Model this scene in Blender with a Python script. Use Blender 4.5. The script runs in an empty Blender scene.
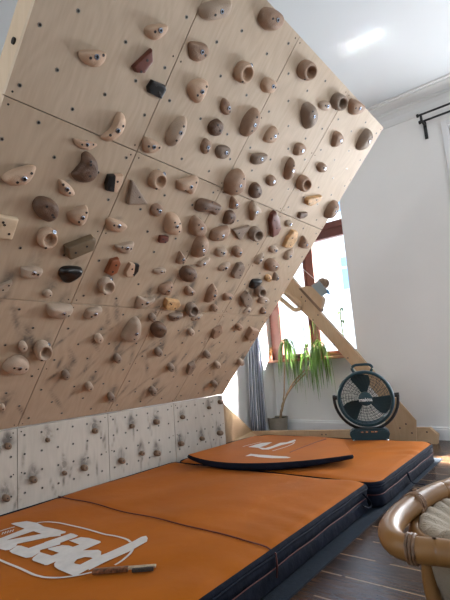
import bpy, bmesh, math, random
from math import sin, cos, pi, sqrt, atan2, radians
from mathutils import Vector, Matrix
from mathutils.bvhtree import BVHTree
random.seed(7)
D = bpy.data
SC = bpy.context.scene
COL = SC.collection

# ------------------------------------------------------------ camera
CR = Vector((0.779172, 0.622389, -0.074318)); CU = Vector((0.14736, -0.066644, 0.986835)); CF = Vector((-0.609243, 0.779865, 0.143642))
CP = Vector((2.052184, -2.515942, 0.215296)); FPX = 439.4776
cd = D.cameras.new('camera'); cam = D.objects.new('camera', cd); COL.objects.link(cam)
cd.sensor_fit = 'HORIZONTAL'; cd.sensor_width = 36; cd.lens = FPX/450*36; cd.clip_start = .02
m = Matrix.Identity(4)
for i in range(3):
    m[i][0] = CR[i]; m[i][1] = CU[i]; m[i][2] = -CF[i]; m[i][3] = CP[i]
cam.matrix_world = m
SC.camera = cam
SC.view_settings.view_transform = 'Standard'; SC.view_settings.look = 'None'
SC.view_settings.gamma = 1; SC.view_settings.use_curve_mapping = False
SC.view_settings.exposure = 0.30
# ------------------------------------------------------------ world and daylight
w = D.worlds.new('sky'); SC.world = w; w.use_nodes = True
wn = w.node_tree; bg = wn.nodes['Background']
tc = wn.nodes.new('ShaderNodeTexCoord'); sp = wn.nodes.new('ShaderNodeSeparateXYZ'); rp = wn.nodes.new('ShaderNodeValToRGB')
wn.links.new(tc.outputs['Generated'], sp.inputs[0]); wn.links.new(sp.outputs['Z'], rp.inputs[0]); wn.links.new(rp.outputs[0], bg.inputs[0])
rp.color_ramp.elements[0].position = .0; rp.color_ramp.elements[0].color = (.95, .97, 1, 1)
rp.color_ramp.elements[1].position = .42; rp.color_ramp.elements[1].color = (.16, .45, .85, 1)
e = rp.color_ramp.elements.new(.30); e.color = (.9, .95, 1, 1)
bg.inputs[1].default_value = 3.6
def area(name, loc, target, sx, sy, power, color=(1, 1, 1), spread=180):
    l = D.lights.new(name, 'AREA'); l.shape = 'RECTANGLE'; l.size = sx; l.size_y = sy; l.energy = power; l.color = color
    l.spread = radians(spread)
    o = D.objects.new(name, l); COL.objects.link(o); o.location = loc
    o.rotation_euler = (Vector(target)-Vector(loc)).to_track_quat('-Z', 'Y').to_euler()
    return o
area('daylight_glazed_door', (1.86, 1.5, .62), (1.35, -1, .35), .7, 1.5, 56, (.97, .98, 1))
area('daylight_right_window', (3.8, -.6, .85), (1.2, -.9, .35), 1.2, 1.0, 10, (1, .965, .92))
area('rear_fill', (.5, -4.5, 1.1), (-.2, -2, 1.5), 1.2, 1.1, 13, (1, .97, .92))  # added fill light from behind the camera
area('daylight_niche_window', (1.9, 2.4, 1.7), (-.6, .85, -.1), .5, .8, 120, (1, .98, .94), 40)
area('sunbeam_floor', (2.25, 2.4, 1.8), (1.30, .60, -.475), .34, .16, 6, (1, .97, .9), 3)
o = area('sunbeam_reflected_ceiling', (2.55, 2.6, -.35), (1.22, .17, 2.235), .30, .06, .20, (1, 1, 1), 1.5)
o.rotation_euler = ((Vector((1.23, .17, 2.235))-o.location).to_track_quat('-Z', 'Y') @ Matrix.Rotation(radians(-32), 3, 'Z').to_quaternion()).to_euler()

# ------------------------------------------------------------ helpers
def ray(u, v): return CF + CR*((u-225)/FPX) - CU*((v-300)/FPX)
def hit(u, v, ax, val):
    d = ray(u, v); return CP + d*((val-CP[ax])/d[ax])
TH = 0.7322
NB = Vector((cos(TH), 0, -sin(TH))); TB = Vector((sin(TH), 0, cos(TH))); YB = Vector((0, 1, 0))
def bhit(u, v, off=0):
    d = ray(u, v); p = CP + d*((off-CP.dot(NB))/d.dot(NB)); return p.y, p.dot(TB)
def khit(u, v, off=0):
    p = hit(u, v, 0, off); return p.y, p.z
MB_ = Matrix(((0, TB.x, NB.x, 0), (1, 0, 0, 0), (0, TB.z, NB.z, 0), (0, 0, 0, 1)))   # local (y, r, n)->world
MK_ = Matrix(((0, 0, 1, 0), (1, 0, 0, 0), (0, 1, 0, 0), (0, 0, 0, 1)))

def tag(o, label=None, cat=None, group=None, kind=None):
    if label: o['label'] = label
    if cat: o['category'] = cat
    if group: o['group'] = group
    if kind: o['kind'] = kind
    return o
def link(o, parent=None):
    COL.objects.link(o)
    if parent is not None: o.parent = parent
    return o
def obj(name, bm, mat, parent=None, smooth=False, angle=None):
    bmesh.ops.recalc_face_normals(bm, faces=bm.faces)
    me = D.meshes.new(name); bm.to_mesh(me); bm.free()
    for mm in (mat if isinstance(mat, (list, tuple)) else [mat]): me.materials.append(mm)
    if smooth or angle:
        me.polygons.foreach_set('use_smooth', [True]*len(me.polygons))
        if angle: me.set_sharp_from_angle(angle=radians(angle))
    return link(D.objects.new(name, me), parent)
def empty(name, loc=(0, 0, 0), rz=0, label=None, cat=None, group=None):
    o = D.objects.new(name, None); o.empty_display_size = .05; o.location = loc; o.rotation_euler = (0, 0, rz)
    link(o); return tag(o, label, cat, group)
def box(bm, a, b, M=None, bevel=0):
    x0, y0, z0 = a; x1, y1, z1 = b
    vs = [bm.verts.new(p) for p in ((x0, y0, z0), (x1, y0, z0), (x1, y1, z0), (x0, y1, z0), (x0, y0, z1), (x1, y0, z1), (x1, y1, z1), (x0, y1, z1))]
    fs = [bm.faces.new([vs[i] for i in f]) for f in ((0, 3, 2, 1), (4, 5, 6, 7), (0, 1, 5, 4), (1, 2, 6, 5), (2, 3, 7, 6), (3, 0, 4, 7))]
    if bevel:
        es = list({e for f in fs for e in f.edges})
        r = bmesh.ops.bevel(bm, geom=es, offset=bevel, segments=2, affect='EDGES', profile=.5)
        vs = list({v for f in r['faces'] for v in f.verts} | {v for v in vs if v.is_valid})
    if M is not None:
        for v in vs: v.co = M @ v.co
def nbm(): return bmesh.new()
def prism(bm, pts, ax, v0, v1):
    """pts: 3-D points lying roughly in plane ax=v0; extruded to ax=v1"""
    A = []; B = []
    for p in pts:
        a = Vector(p); b = Vector(p); a[ax] = v0; b[ax] = v1
        A.append(bm.verts.new(a)); B.append(bm.verts.new(b))
    n = len(A)
    bm.faces.new(A); bm.faces.new(B[::-1])
    for i in range(n): bm.faces.new([A[i], B[i], B[(i+1) % n], A[(i+1) % n]])
def frame_at(t, ref=Vector((0, 0, 1))):
    t = t.normalized()
    if abs(t.dot(ref)) > .95: ref = Vector((1, 0, 0))
    a = t.cross(ref).normalized(); return a, t.cross(a).normalized()
def tube(bm, pts, r, seg=10, closed=False, caps=True, flat=1.0, ref=Vector((0, 0, 1))):
    pts = [Vector(p) for p in pts]; n = len(pts); rings = []
    for i, p in enumerate(pts):
        if closed: t = pts[(i+1) % n]-pts[i-1]
        else: t = pts[min(i+1, n-1)]-pts[max(i-1, 0)]
        a, b = frame_at(t, ref); rr = r[i] if isinstance(r, (list, tuple)) else r
        rings.append([bm.verts.new(p+a*cos(2*pi*k/seg)*rr+b*sin(2*pi*k/seg)*rr*flat) for k in range(seg)])
    for i in range(n if closed else n-1):
        A = rings[i]; B = rings[(i+1) % n]
        for k in range(seg): bm.faces.new([A[k], A[(k+1) % seg], B[(k+1) % seg], B[k]])
    if caps and not closed: bm.faces.new(rings[0][::-1]); bm.faces.new(rings[-1])
def lathe(bm, prof, seg=32, M=None, closed=False):
    rings = []
    for r, z in prof:
        rings.append([bm.verts.new((M @ Vector((r*cos(2*pi*k/seg), r*sin(2*pi*k/seg), z))) if M else (r*cos(2*pi*k/seg), r*sin(2*pi*k/seg), z)) for k in range(seg)])
    n = len(rings)
    for i in range(n if closed else n-1):
        A = rings[i]; B = rings[(i+1) % n]
        for k in range(seg): bm.faces.new([A[k], A[(k+1) % seg], B[(k+1) % seg], B[k]])
    if not closed:
        bm.faces.new(rings[0][::-1]); bm.faces.new(rings[-1])
def catmull(pts, per=5, closed=True):
    n = len(pts); out = []
    P = [Vector(p) for p in pts]
    for i in range(n if closed else n-1):
        p0 = P[(i-1) % n] if closed else P[max(i-1, 0)]; p1 = P[i]; p2 = P[(i+1) % n]; p3 = P[(i+2) % n] if closed else P[min(i+2, n-1)]
        for k in range(per):
            t = k/per
            out.append(.5*((2*p1)+(p2-p0)*t+(2*p0-5*p1+4*p2-p3)*t*t+(3*p1-p0-3*p2+p3)*t**3))
    if not closed: out.append(P[-1])
    return out

# ------------------------------------------------------------ materials
def mat(name, color, rough=.6, metal=0, noise=0, nscale=8, bump=0, bscale=60, spec=.5, rand=0, coat=0, emit=None, sheen=0):
    m = D.materials.new(name); m.use_nodes = True; nt = m.node_tree; b = nt.nodes['Principled BSDF']
    b.inputs['Base Color'].default_value = (*color, 1); b.inputs['Roughness'].default_value = rough; b.inputs['Metallic'].default_value = metal
    b.inputs['Specular IOR Level'].default_value = spec; b.inputs['Coat Weight'].default_value = coat; b.inputs['Sheen Weight'].default_value = sheen
    tcn = nt.nodes.new('ShaderNodeTexCoord'); out = None
    if noise:
        n = nt.nodes.new('ShaderNodeTexNoise'); n.inputs['Scale'].default_value = nscale; n.inputs['Detail'].default_value = 5
        nt.links.new(tcn.outputs['Object'], n.inputs['Vector'])
        mr = nt.nodes.new('ShaderNodeMapRange'); mr.inputs[1].default_value = .3; mr.inputs[2].default_value = .7; mr.inputs[3].default_value = 1-noise; mr.inputs[4].default_value = 1+noise
        nt.links.new(n.outputs[0], mr.inputs[0]); out = mr.outputs[0]
    if rand:
        oi = nt.nodes.new('ShaderNodeObjectInfo'); r2 = nt.nodes.new('ShaderNodeMapRange'); r2.inputs[3].default_value = 1-rand; r2.inputs[4].default_value = 1+rand
        nt.links.new(oi.outputs['Random'], r2.inputs[0])
        if out is None: out = r2.outputs[0]
        else:
            mu = nt.nodes.new('ShaderNodeMath'); mu.operation = 'MULTIPLY'; nt.links.new(out, mu.inputs[0]); nt.links.new(r2.outputs[0], mu.inputs[1]); out = mu.outputs[0]
    if out is not None:
        hs = nt.nodes.new('ShaderNodeHueSaturation'); hs.inputs['Color'].default_value = (*color, 1); nt.links.new(out, hs.inputs['Value']); nt.links.new(hs.outputs[0], b.inputs['Base Color'])
    if bump:
        n = nt.nodes.new('ShaderNodeTexNoise'); n.inputs['Scale'].default_value = bscale; n.inputs['Detail'].default_value = 4
        nt.links.new(tcn.outputs['Object'], n.inputs['Vector'])
        bp = nt.nodes.new('ShaderNodeBump'); bp.inputs['Strength'].default_value = bump; bp.inputs['Distance'].default_value = .01
        nt.links.new(n.outputs[0], bp.inputs['Height']); nt.links.new(bp.outputs[0], b.inputs['Normal'])
    if emit: b.inputs['Emission Color'].default_value = (*color, 1); b.inputs['Emission Strength'].default_value = emit
    return m
def plywood(name, c1, c2, scuff=False, plane='board'):
    m = D.materials.new(name); m.use_nodes = True; nt = m.node_tree; N = nt.nodes; L = nt.links; b = N['Principled BSDF']
    b.inputs['Roughness'].default_value = .55; b.inputs['Specular IOR Level'].default_value = .35
    t = N.new('ShaderNodeTexCoord'); oi = N.new('ShaderNodeObjectInfo')
    ad = N.new('ShaderNodeVectorMath'); ad.operation = 'ADD'; cx = N.new('ShaderNodeCombineXYZ')
    mm = N.new('ShaderNodeMath'); mm.operation = 'MULTIPLY'; mm.inputs[1].default_value = 37; L.new(oi.outputs['Random'], mm.inputs[0]); L.new(mm.outputs[0], cx.inputs[2])
    L.new(t.outputs['Object'], ad.inputs[0]); L.new(cx.outputs[0], ad.inputs[1])
    mp = N.new('ShaderNodeMapping'); mp.inputs['Scale'].default_value = (3.2, 1.1, 1); L.new(ad.outputs[0], mp.inputs[0])
    n1 = N.new('ShaderNodeTexNoise'); n1.inputs['Scale'].default_value = 1.3; n1.inputs['Detail'].default_value = 2; L.new(mp.outputs[0], n1.inputs['Vector'])
    mu = N.new('ShaderNodeMath'); mu.operation = 'MULTIPLY'; mu.inputs[1].default_value = 95; L.new(n1.outputs[0], mu.inputs[0])
    sn = N.new('ShaderNodeMath'); sn.operation = 'SINE'; L.new(mu.outputs[0], sn.inputs[0])
    mr = N.new('ShaderNodeMapRange'); mr.inputs[1].default_value = -1; mr.inputs[2].default_value = 1; L.new(sn.outputs[0], mr.inputs[0])
    mp2 = N.new('ShaderNodeMapping'); mp2.inputs['Scale'].default_value = (60, 6, 1); L.new(ad.outputs[0], mp2.inputs[0])
    n2 = N.new('ShaderNodeTexNoise'); n2.inputs['Scale'].default_value = 2; n2.inputs['Detail'].default_value = 3; L.new(mp2.outputs[0], n2.inputs['Vector'])
    n3 = N.new('ShaderNodeTexNoise'); n3.inputs['Scale'].default_value = 3; n3.inputs['Detail'].default_value = 4; L.new(ad.outputs[0], n3.inputs['Vector'])
    a1 = N.new('ShaderNodeMath'); a1.operation = 'MULTIPLY_ADD'; a1.inputs[1].default_value = .13; L.new(mr.outputs[0], a1.inputs[0]); 
    a2 = N.new('ShaderNodeMath'); a2.operation = 'MULTIPLY'; a2.inputs[1].default_value = .40; L.new(n2.outputs[0], a2.inputs[0]); L.new(a2.outputs[0], a1.inputs[2])
    a3 = N.new('ShaderNodeMath'); a3.operation = 'MULTIPLY_ADD'; a3.inputs[1].default_value = .5; L.new(n3.outputs[0], a3.inputs[0]); L.new(a1.outputs[0], a3.inputs[2])
    cr = N.new('ShaderNodeValToRGB'); cr.color_ramp.elements[0].position = .25; cr.color_ramp.elements[1].position = .95
    cr.color_ramp.elements[0].color = (*c1, 1); cr.color_ramp.elements[1].color = (*c2, 1); L.new(a3.outputs[0], cr.inputs[0]); last = cr.outputs[0]
    if scuff:
        at = N.new('ShaderNodeAttribute'); at.attribute_name = 'scuff'
        n4 = N.new('ShaderNodeTexNoise'); n4.inputs['Scale'].default_value = 15; n4.inputs['Detail'].default_value = 6; n4.inputs['Roughness'].default_value = .65; n4.inputs['Distortion'].default_value = 1.2
        L.new(ad.outputs[0], n4.inputs['Vector'])
        q = N.new('ShaderNodeMapRange'); q.inputs[1].default_value = .33; q.inputs[2].default_value = .60; L.new(n4.outputs[0], q.inputs[0])
        pm = N.new('ShaderNodeMath'); pm.operation = 'MULTIPLY'; pm.use_clamp = True; L.new(q.outputs[0], pm.inputs[0]); L.new(at.outputs['Fac'], pm.inputs[1])
        mx = N.new('ShaderNodeMix'); mx.data_type = 'RGBA'; mx.inputs[7].default_value = (.13, .115, .10, 1)
        L.new(pm.outputs[0], mx.inputs[0]); L.new(last, mx.inputs[6]); last = mx.outputs[2]
    L.new(last, b.inputs['Base Color'])
    return m
PLY = plywood('birch_plywood', (.44, .345, .25), (.62, .51, .39))
PLYS = plywood('birch_plywood_scuffed', (.41, .315, .22), (.56, .45, .34), True)
PLYK = plywood('kickboard_plywood', (.42, .385, .33), (.55, .51, .445), True)
PINE = plywood('pine_timber', (.50, .33, .19), (.66, .47, .30))
WALL = mat('wall_paint', (.86, .855, .84), .9, noise=.02, nscale=2)
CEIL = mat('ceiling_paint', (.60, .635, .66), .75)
WHITE = mat('white_gloss_paint', (.82, .83, .84), .4)
DARK = mat('socket_dark', (.02, .018, .015), .8)
SCREW = mat('screw_black', (.035, .03, .03), .45, .5)
STEEL = mat('zinc_steel', (.55, .56, .58), .3, 1)
HC = {
 'H': mat('hold_dark_olive', (.17, .125, .075), .6, noise=.2, nscale=20),
 'N': mat('foothold_brown', (.18, .115, .07), .55, noise=.15, nscale=40, rand=.1),
 'L': mat('hold_beige', (.55, .39, .275), .62, noise=.08, nscale=14, rand=.08, bump=.25, bscale=250),
 'T': mat('hold_taupe_beige', (.46, .36, .275), .62, noise=.08, nscale=14, rand=.10, bump=.25, bscale=250),
 'M': mat('hold_brown_taupe', (.33, .215, .145), .6, noise=.14, nscale=22, rand=.10, bump=.3, bscale=220),
 'G': mat('hold_grey_taupe', (.25, .19, .145), .6, noise=.12, nscale=18, rand=.08, bump=.3, bscale=220),
 'K': mat('hold_dark_brown', (.14, .08, .05), .5, noise=.25, nscale=24, rand=.10, bump=.3, bscale=180),
 'R': mat('hold_red_brown', (.13, .035, .022), .4, noise=.15, nscale=20, rand=.10),
 'A': mat('hold_russet', (.26, .085, .035), .42, noise=.15, nscale=20),
 'B': mat('hold_black', (.010, .010, .011), .3, noise=.2, nscale=20),
 'O': mat('hold_golden_wood', (.55, .34, .16), .5, noise=.3, nscale=40),
 'W': mat('hold_pale_wood', (.62, .49, .34), .6, noise=.12, nscale=20),
}
ORANGE = mat('orange_fabric', (.41, .108, .001), .7, noise=.10, nscale=3.5, bump=.35, bscale=9, sheen=.03, spec=.15)
NAVY = mat('navy_fabric', (.006, .009, .019), .8, noise=.25, nscale=12, bump=.5, bscale=25, spec=.15)
PIPING = mat('maroon_piping', (.12, .02, .012), .6)
LOGO = mat('logo_white', (.66, .62, .57), .6, noise=.07, nscale=30)
RUBBER = mat('rubber_underlay', (.018, .026, .038), .8, noise=.2, nscale=80, bump=.5, bscale=300, spec=.15)
CANE = mat('varnished_cane', (.25, .12, .035), .4, noise=.22, nscale=7, coat=.12)
BIND = mat('cane_binding', (.23, .125, .065), .45, noise=.3, nscale=60, bump=.4, bscale=150)
LINEN = mat('cream_linen', (.50, .41, .30), .85, noise=.08, nscale=30, bump=.4, bscale=300, sheen=.2)
TEAL = mat('teal_plastic', (.003, .038, .055), .4)
TEALD = mat('teal_plastic_dark', (.006, .030, .040), .45)
BLACK = mat('black_metal', (.015, .015, .017), .45)
CHROME = mat('chrome', (.75, .76, .78), .18, 1)
REDWOOD = mat('window_mahogany', (.15, .045, .030), .5, noise=.15, nscale=12)
TERRA = mat('window_wood_sill', (.42, .20, .13), .6, noise=.1, nscale=12)
STONE = mat('stoneware', (.33, .29, .235), .75, noise=.08, nscale=25, bump=.2)
SOIL = mat('potting_soil', (.05, .035, .025), .95, bump=.8, bscale=120)
LEAF = mat('dracaena_leaf', (.11, .22, .03), .45, noise=.35, nscale=9)
LEAFY = mat('pale_leaf', (.42, .50, .10), .5, noise=.2, nscale=9)
STEM = mat('dracaena_stem', (.42, .27, .16), .8, noise=.15, nscale=40, bump=.3)
DRY = mat('dried_stalks', (.62, .33, .12), .8)
# ------------------------------------------------------------ room
FZ = -.475; CZ = 2.235; YW = 1.178; YN = 1.38; XL = -.6; XR = 3.55; YB0 = -4.3
NX0, NX1, NZ1 = -.425, .563, 2.02
def struct(name, bm, m, parent=None, **k):
    o = obj(name, bm, m, parent, **k)
    if parent is None: o['kind'] = 'structure'
    return o
def floor_mat():
    m = D.materials.new('dark_plank_floor'); m.use_nodes = True; nt = m.node_tree; N = nt.nodes; L = nt.links; b = N['Principled BSDF']
    t = N.new('ShaderNodeTexCoord'); s = N.new('ShaderNodeSeparateXYZ'); L.new(t.outputs['Object'], s.inputs[0])
    def mth(op, a, bb=None, c=None):
        n = N.new('ShaderNodeMath'); n.operation = op
        for i, q in enumerate((a, bb, c)):
            if q is None: continue
            if isinstance(q, (int, float)): n.inputs[i].default_value = q
            else: L.new(q, n.inputs[i])
        return n.outputs[0]
    yy = mth('ADD', s.outputs['Y'], 10+1.144-10.0+6*.1475); row = mth('DIVIDE', yy, .1475); fl = mth('FLOOR', row); fr = mth('FRACT', row)
    wn_ = N.new('ShaderNodeTexWhiteNoise'); wn_.noise_dimensions = '1D'; L.new(fl, wn_.inputs['W'])
    xs = mth('ADD', mth('DIVIDE', s.outputs['X'], 1.1), mth('MULTIPLY', wn_.outputs['Value'], 5.3)); fx = mth('FRACT', xs); flx = mth('FLOOR', xs)
    c2 = N.new('ShaderNodeCombineXYZ'); L.new(fl, c2.inputs[0]); L.new(flx, c2.inputs[1]); w2 = N.new('ShaderNodeTexWhiteNoise'); w2.noise_dimensions = '2D'; L.new(c2.outputs[0], w2.inputs['Vector'])
    mp = N.new('ShaderNodeMapping'); mp.inputs['Scale'].default_value = (1.6, 14, 1); cv = N.new('ShaderNodeVectorMath'); cv.operation = 'ADD'; L.new(t.outputs['Object'], cv.inputs[0])
    c3 = N.new('ShaderNodeCombineXYZ'); L.new(mth('MULTIPLY', w2.outputs['Value'], 9), c3.inputs[2]); L.new(c3.outputs[0], cv.inputs[1]); L.new(cv.outputs[0], mp.inputs[0])
    nz = N.new('ShaderNodeTexNoise'); nz.inputs['Scale'].default_value = 4; nz.inputs['Detail'].default_value = 6; nz.inputs['Distortion'].default_value = 1.5; L.new(mp.outputs[0], nz.inputs['Vector'])
    val = mth('ADD', mth('MULTIPLY', nz.outputs[0], .75), mth('MULTIPLY', w2.outputs['Value'], .35))
    cr = N.new('ShaderNodeValToRGB'); cr.color_ramp.elements[0].position = .3; cr.color_ramp.elements[1].position = .8
    cr.color_ramp.elements[0].color = (.014, .009, .007, 1); cr.color_ramp.elements[1].color = (.085, .042, .020, 1); L.new(val, cr.inputs[0])
    d1 = mth('LESS_THAN', fr, .045); d2 = mth('LESS_THAN', fx, .004); gap = mth('MAXIMUM', d1, d2)
    n5 = N.new('ShaderNodeTexNoise'); n5.inputs['Scale'].default_value = 9; L.new(t.outputs['Object'], n5.inputs['Vector'])
    gap = mth('MULTIPLY', gap, mth('GREATER_THAN', n5.outputs[0], .42))
    mx = N.new('ShaderNodeMix'); mx.data_type = 'RGBA'; L.new(gap, mx.inputs[0]); L.new(cr.outputs[0], mx.inputs[6]); mx.inputs[7].default_value = (.26, .17, .10, 1)
    L.new(mx.outputs[2], b.inputs['Base Color'])
    b.inputs['Roughness'].default_value = .24; b.inputs['Specular IOR Level'].default_value = .33; b.inputs['Specular Tint'].default_value = (.62, .78, 1, 1)  # blue of the sky's reflection is put into the specular tint
    bp = N.new('ShaderNodeBump'); bp.inputs['Strength'].default_value = .25; bp.inputs['Distance'].default_value = .004; L.new(nz.outputs[0], bp.inputs['Height']); L.new(bp.outputs[0], b.inputs['Normal'])
    return m
bm = nbm(); box(bm, (XL-.15, YB0-.15, FZ-.05), (XR+.15, YN+.1, FZ)); struct('floor', bm, floor_mat())
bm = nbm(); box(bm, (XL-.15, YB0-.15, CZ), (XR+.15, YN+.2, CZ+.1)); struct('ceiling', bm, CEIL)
bm = nbm(); box(bm, (XL-.12, YB0, FZ), (XL, YW, CZ)); struct('wall_left', bm, WALL)
# far wall with niche (window) and glazed door opening
DX0, DX1, DZ1 = 1.515, 2.95, 1.93
bm = nbm()
for a, b_ in (((XL-.12, YW, FZ), (NX0, YN+.08, CZ)), ((NX0, YW, NZ1), (NX1, YN+.08, CZ)), ((NX1, YW, FZ), (DX0, YN+.08, CZ)),
              ((DX0, YW, DZ1), (DX1, YN+.08, CZ)), ((DX1, YW, FZ), (XR+.1, YN+.08, CZ)), ((NX0, YN, FZ), (NX1, YN+.08, .19))):
    box(bm, a, b_)
struct('wall_far', bm, WALL)
bm = nbm()
for a, b_ in (((XR, YB0, FZ), (XR+.1, -1.5, CZ)), ((XR, .3, FZ), (XR+.1, YW, CZ)), ((XR, -1.5, FZ), (XR+.1, .3, .3)), ((XR, -1.5, 1.4), (XR+.1, .3, CZ)), ((XR, -1.5, .3), (XR+.1, -1.15, 1.4)), ((XR, -.05, .3), (XR+.1, .3, 1.4))):
    box(bm, a, b_)
struct('wall_right', bm, WALL)
bm = nbm()
for a, b_ in (((XL, YB0-.1, FZ), (-.2, YB0, CZ)), ((1.2, YB0-.1, FZ), (XR, YB0, CZ)), ((-.2, YB0-.1, FZ), (1.2, YB0, .5)), ((-.2, YB0-.1, 1.75), (1.2, YB0, CZ))):  # opening behind the camera is added to let fill light in
    box(bm, a, b_)
struct('wall_near', bm, WALL)
def sweep_x(bm, prof, x0, x1):
    A = [bm.verts.new((x0, y, z)) for y, z in prof]; B = [bm.verts.new((x1, y, z)) for y, z in prof]; n = len(prof)
    for i in range(n): bm.faces.new([A[i], A[(i+1) % n], B[(i+1) % n], B[i]])
    bm.faces.new(A[::-1]); bm.faces.new(B)
# cornice
bm = nbm()
sweep_x(bm, [(YW, 2.10), (YW-.010, 2.10), (YW-.016, 2.115), (YW-.028, 2.15), (YW-.05, 2.178), (YW-.062, 2.184), (YW-.062, 2.190), (YW-.075, 2.190), (YW-.075, 2.197), (YW-.13, 2.212), (YW-.17, 2.216), (YW-.17, 2.224), (YW-.20, 2.224), (YW-.20, CZ), (YW, CZ)], XL, XR)
struct('trim_cornice', bm, mat('cornice_paint', (.76, .77, .77), .7))
bm = nbm()
BP = [(YW, FZ), (YW-.018, FZ), (YW-.018, FZ+.075), (YW-.012, FZ+.082), (YW-.012, FZ+.09), (YW, FZ+.098)]
sweep_x(bm, BP, NX1, DX0-.05); sweep_x(bm, BP, DX1+.05, XR)
sweep_x(bm, [(y+YN-YW, z) for y, z in BP], NX0, NX1); sweep_x(bm, BP, XL, NX0)
struct('baseboard_far', bm, WHITE)
GLASS = D.materials.new('window_glass'); GLASS.use_nodes = True
gt = GLASS.node_tree; gt.nodes.clear(); go = gt.nodes.new('ShaderNodeOutputMaterial'); gm = gt.nodes.new('ShaderNodeMixShader'); ga = gt.nodes.new('ShaderNodeBsdfTransparent'); gb = gt.nodes.new('ShaderNodeBsdfGlossy')
gb.inputs['Roughness'].default_value = .02; gm.inputs[0].default_value = .06; gt.links.new(ga.outputs[0], gm.inputs[1]); gt.links.new(gb.outputs[0], gm.inputs[2]); gt.links.new(gm.outputs[0], go.inputs[0])
# window in the niche
win = empty('window_1', (0, YN, .19)); win['kind'] = 'structure'
def wpart(name, boxes, m, parent=win):
    bm = nbm()
    for a, b_ in boxes: box(bm, Vector(a)-Vector(win.location), Vector(b_)-Vector(win.location), bevel=.003)
    return obj(name, bm, m, parent)
wf = wpart('window_frame', [((NX0, YN+.0, .20), (NX0+.05, YN+.07, NZ1)), ((NX1-.03, YN, .20), (NX1, YN+.07, NZ1)), ((NX0, YN, .20), (NX1, YN+.07, .235)), ((NX0, YN, 1.36), (NX1, YN+.07, 1.43)), ((NX0, YN, NZ1-.05), (NX1, YN+.07, NZ1)),
                       ((.055, YN, .245), (.12, YN+.07, 1.36))], REDWOOD)
wpart('window_sash', [((NX0+.05, YN-.012, .245), (NX0+.135, YN+.05, 1.36)), ((.03, YN-.012, .245), (.055, YN+.05, 1.36)), ((NX0+.05, YN-.012, .235), (.055, YN+.05, .262)), ((NX0+.05, YN-.012, 1.31), (.055, YN+.05, 1.36))], REDWOOD)
wpart('window_sash', [((.12, YN-.012, .245), (.145, YN+.05, 1.36)), ((.50, YN-.012, .245), (.54, YN+.05, 1.36)), ((.12, YN-.012, .235), (.54, YN+.05, .262)), ((.12, YN-.012, 1.345), (.54, YN+.05, 1.36)), ((.12, YN-.012, 1.43), (.54, YN+.05, 1.495))], REDWOOD)
wpart('window_sill', [((NX0, YN-.10, .19), (NX1, YN+.02, .215))], TERRA)
wpart('pane', [((NX0+.05, YN+.025, .25), (NX1-.03, YN+.03, NZ1-.05))], GLASS)
# glazed door right
dr = empty('door_1', (DX0, YW, FZ)); dr['kind'] = 'structure'
def dpart(name, boxes, m):
    bm = nbm()
    for a, b_ in boxes: box(bm, Vector(a)-Vector(dr.location), Vector(b_)-Vector(dr.location), bevel=.004)
    return obj(name, bm, m, dr)
dpart('architrave', [((DX0-.045, YW-.022, FZ), (DX0, YW+.02, DZ1+.045)), ((DX1, YW-.022, FZ), (DX1+.045, YW+.02, DZ1+.045)), ((DX0, YW-.022, DZ1), (DX1, YW+.02, DZ1+.045))], WHITE)
dpart('door_frame', [((DX0, YW+.05, FZ), (DX0+.07, YW+.12, DZ1)), ((DX1-.07, YW+.05, FZ), (DX1, YW+.12, DZ1)), ((DX0, YW+.05, DZ1-.07), (DX1, YW+.12, DZ1)), ((DX0, YW+.05, FZ), (DX1, YW+.12, FZ+.12)), ((2.2, YW+.05, FZ), (2.27, YW+.12, DZ1))], REDWOOD)
dpart('pane', [((DX0+.07, YW+.08, FZ+.12), (DX1-.07, YW+.085, DZ1-.07))], GLASS)
for i, (a, b_) in enumerate([((XR+.02, -1.15, .3), (XR+.08, -.05, 1.4)), ((-.2, YB0-.08, .5), (1.2, YB0-.02, 1.75))]):  # the second one is an added, unseen window for the rear fill
    wq = empty('window_%d' % (i+2), a); wq['kind'] = 'structure'; ax = i; o_ = 1-i
    bm = nbm(); A = Vector((0, 0, 0)); B = Vector(b_)-Vector(a)
    t_ = .06
    for k in (0, 1, 2):
        p0 = A.copy(); p1 = B.copy(); c = (B[o_]-t_)*k/2; p0[o_] = c; p1[o_] = c+t_; box(bm, p0, p1)
    for k in (0, 1):
        p0 = A.copy(); p1 = B.copy(); c = (B[2]-t_)*k; p0[2] = c; p1[2] = c+t_; box(bm, p0, p1)
    obj('window_frame', bm, WHITE, wq)
# ------------------------------------------------------------ outside building
fac = mat('sunlit_facade', (.93, .92, .90), .9)
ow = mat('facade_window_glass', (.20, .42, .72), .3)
bld = empty('apartment_building', (0, 9, -6), 0, 'pale apartment building with blue-reflecting windows seen across the street', 'building')
bm = nbm(); box(bm, (-9, 0, 0), (7, .6, 13.2)); box(bm, (-9, -.12, 12.9), (7, .0, 13.2)); obj('facade', bm, fac, bld)
for ux in (-2.74, -.9, .9, 2.7):
    for uz in (8.0, 10.2):
        bm = nbm(); box(bm, (ux, -.03, uz), (ux+.75, .02, uz+.9)); f_ = obj('window', bm, ow, bld)
        bm = nbm()
        for a, b_ in (((ux-.08, -.05, uz-.08), (ux, .02, uz+.98)), ((ux+.75, -.05, uz-.08), (ux+.83, .02, uz+.98)), ((ux, -.05, uz+.9), (ux+.75, .02, uz+.98)), ((ux, -.05, uz-.08), (ux+.75, .02, uz)), ((ux, -.05, uz+.58), (ux+.75, .02, uz+.63))): box(bm, a, b_)
        obj('window_frame', bm, WHITE, f_)

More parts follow.
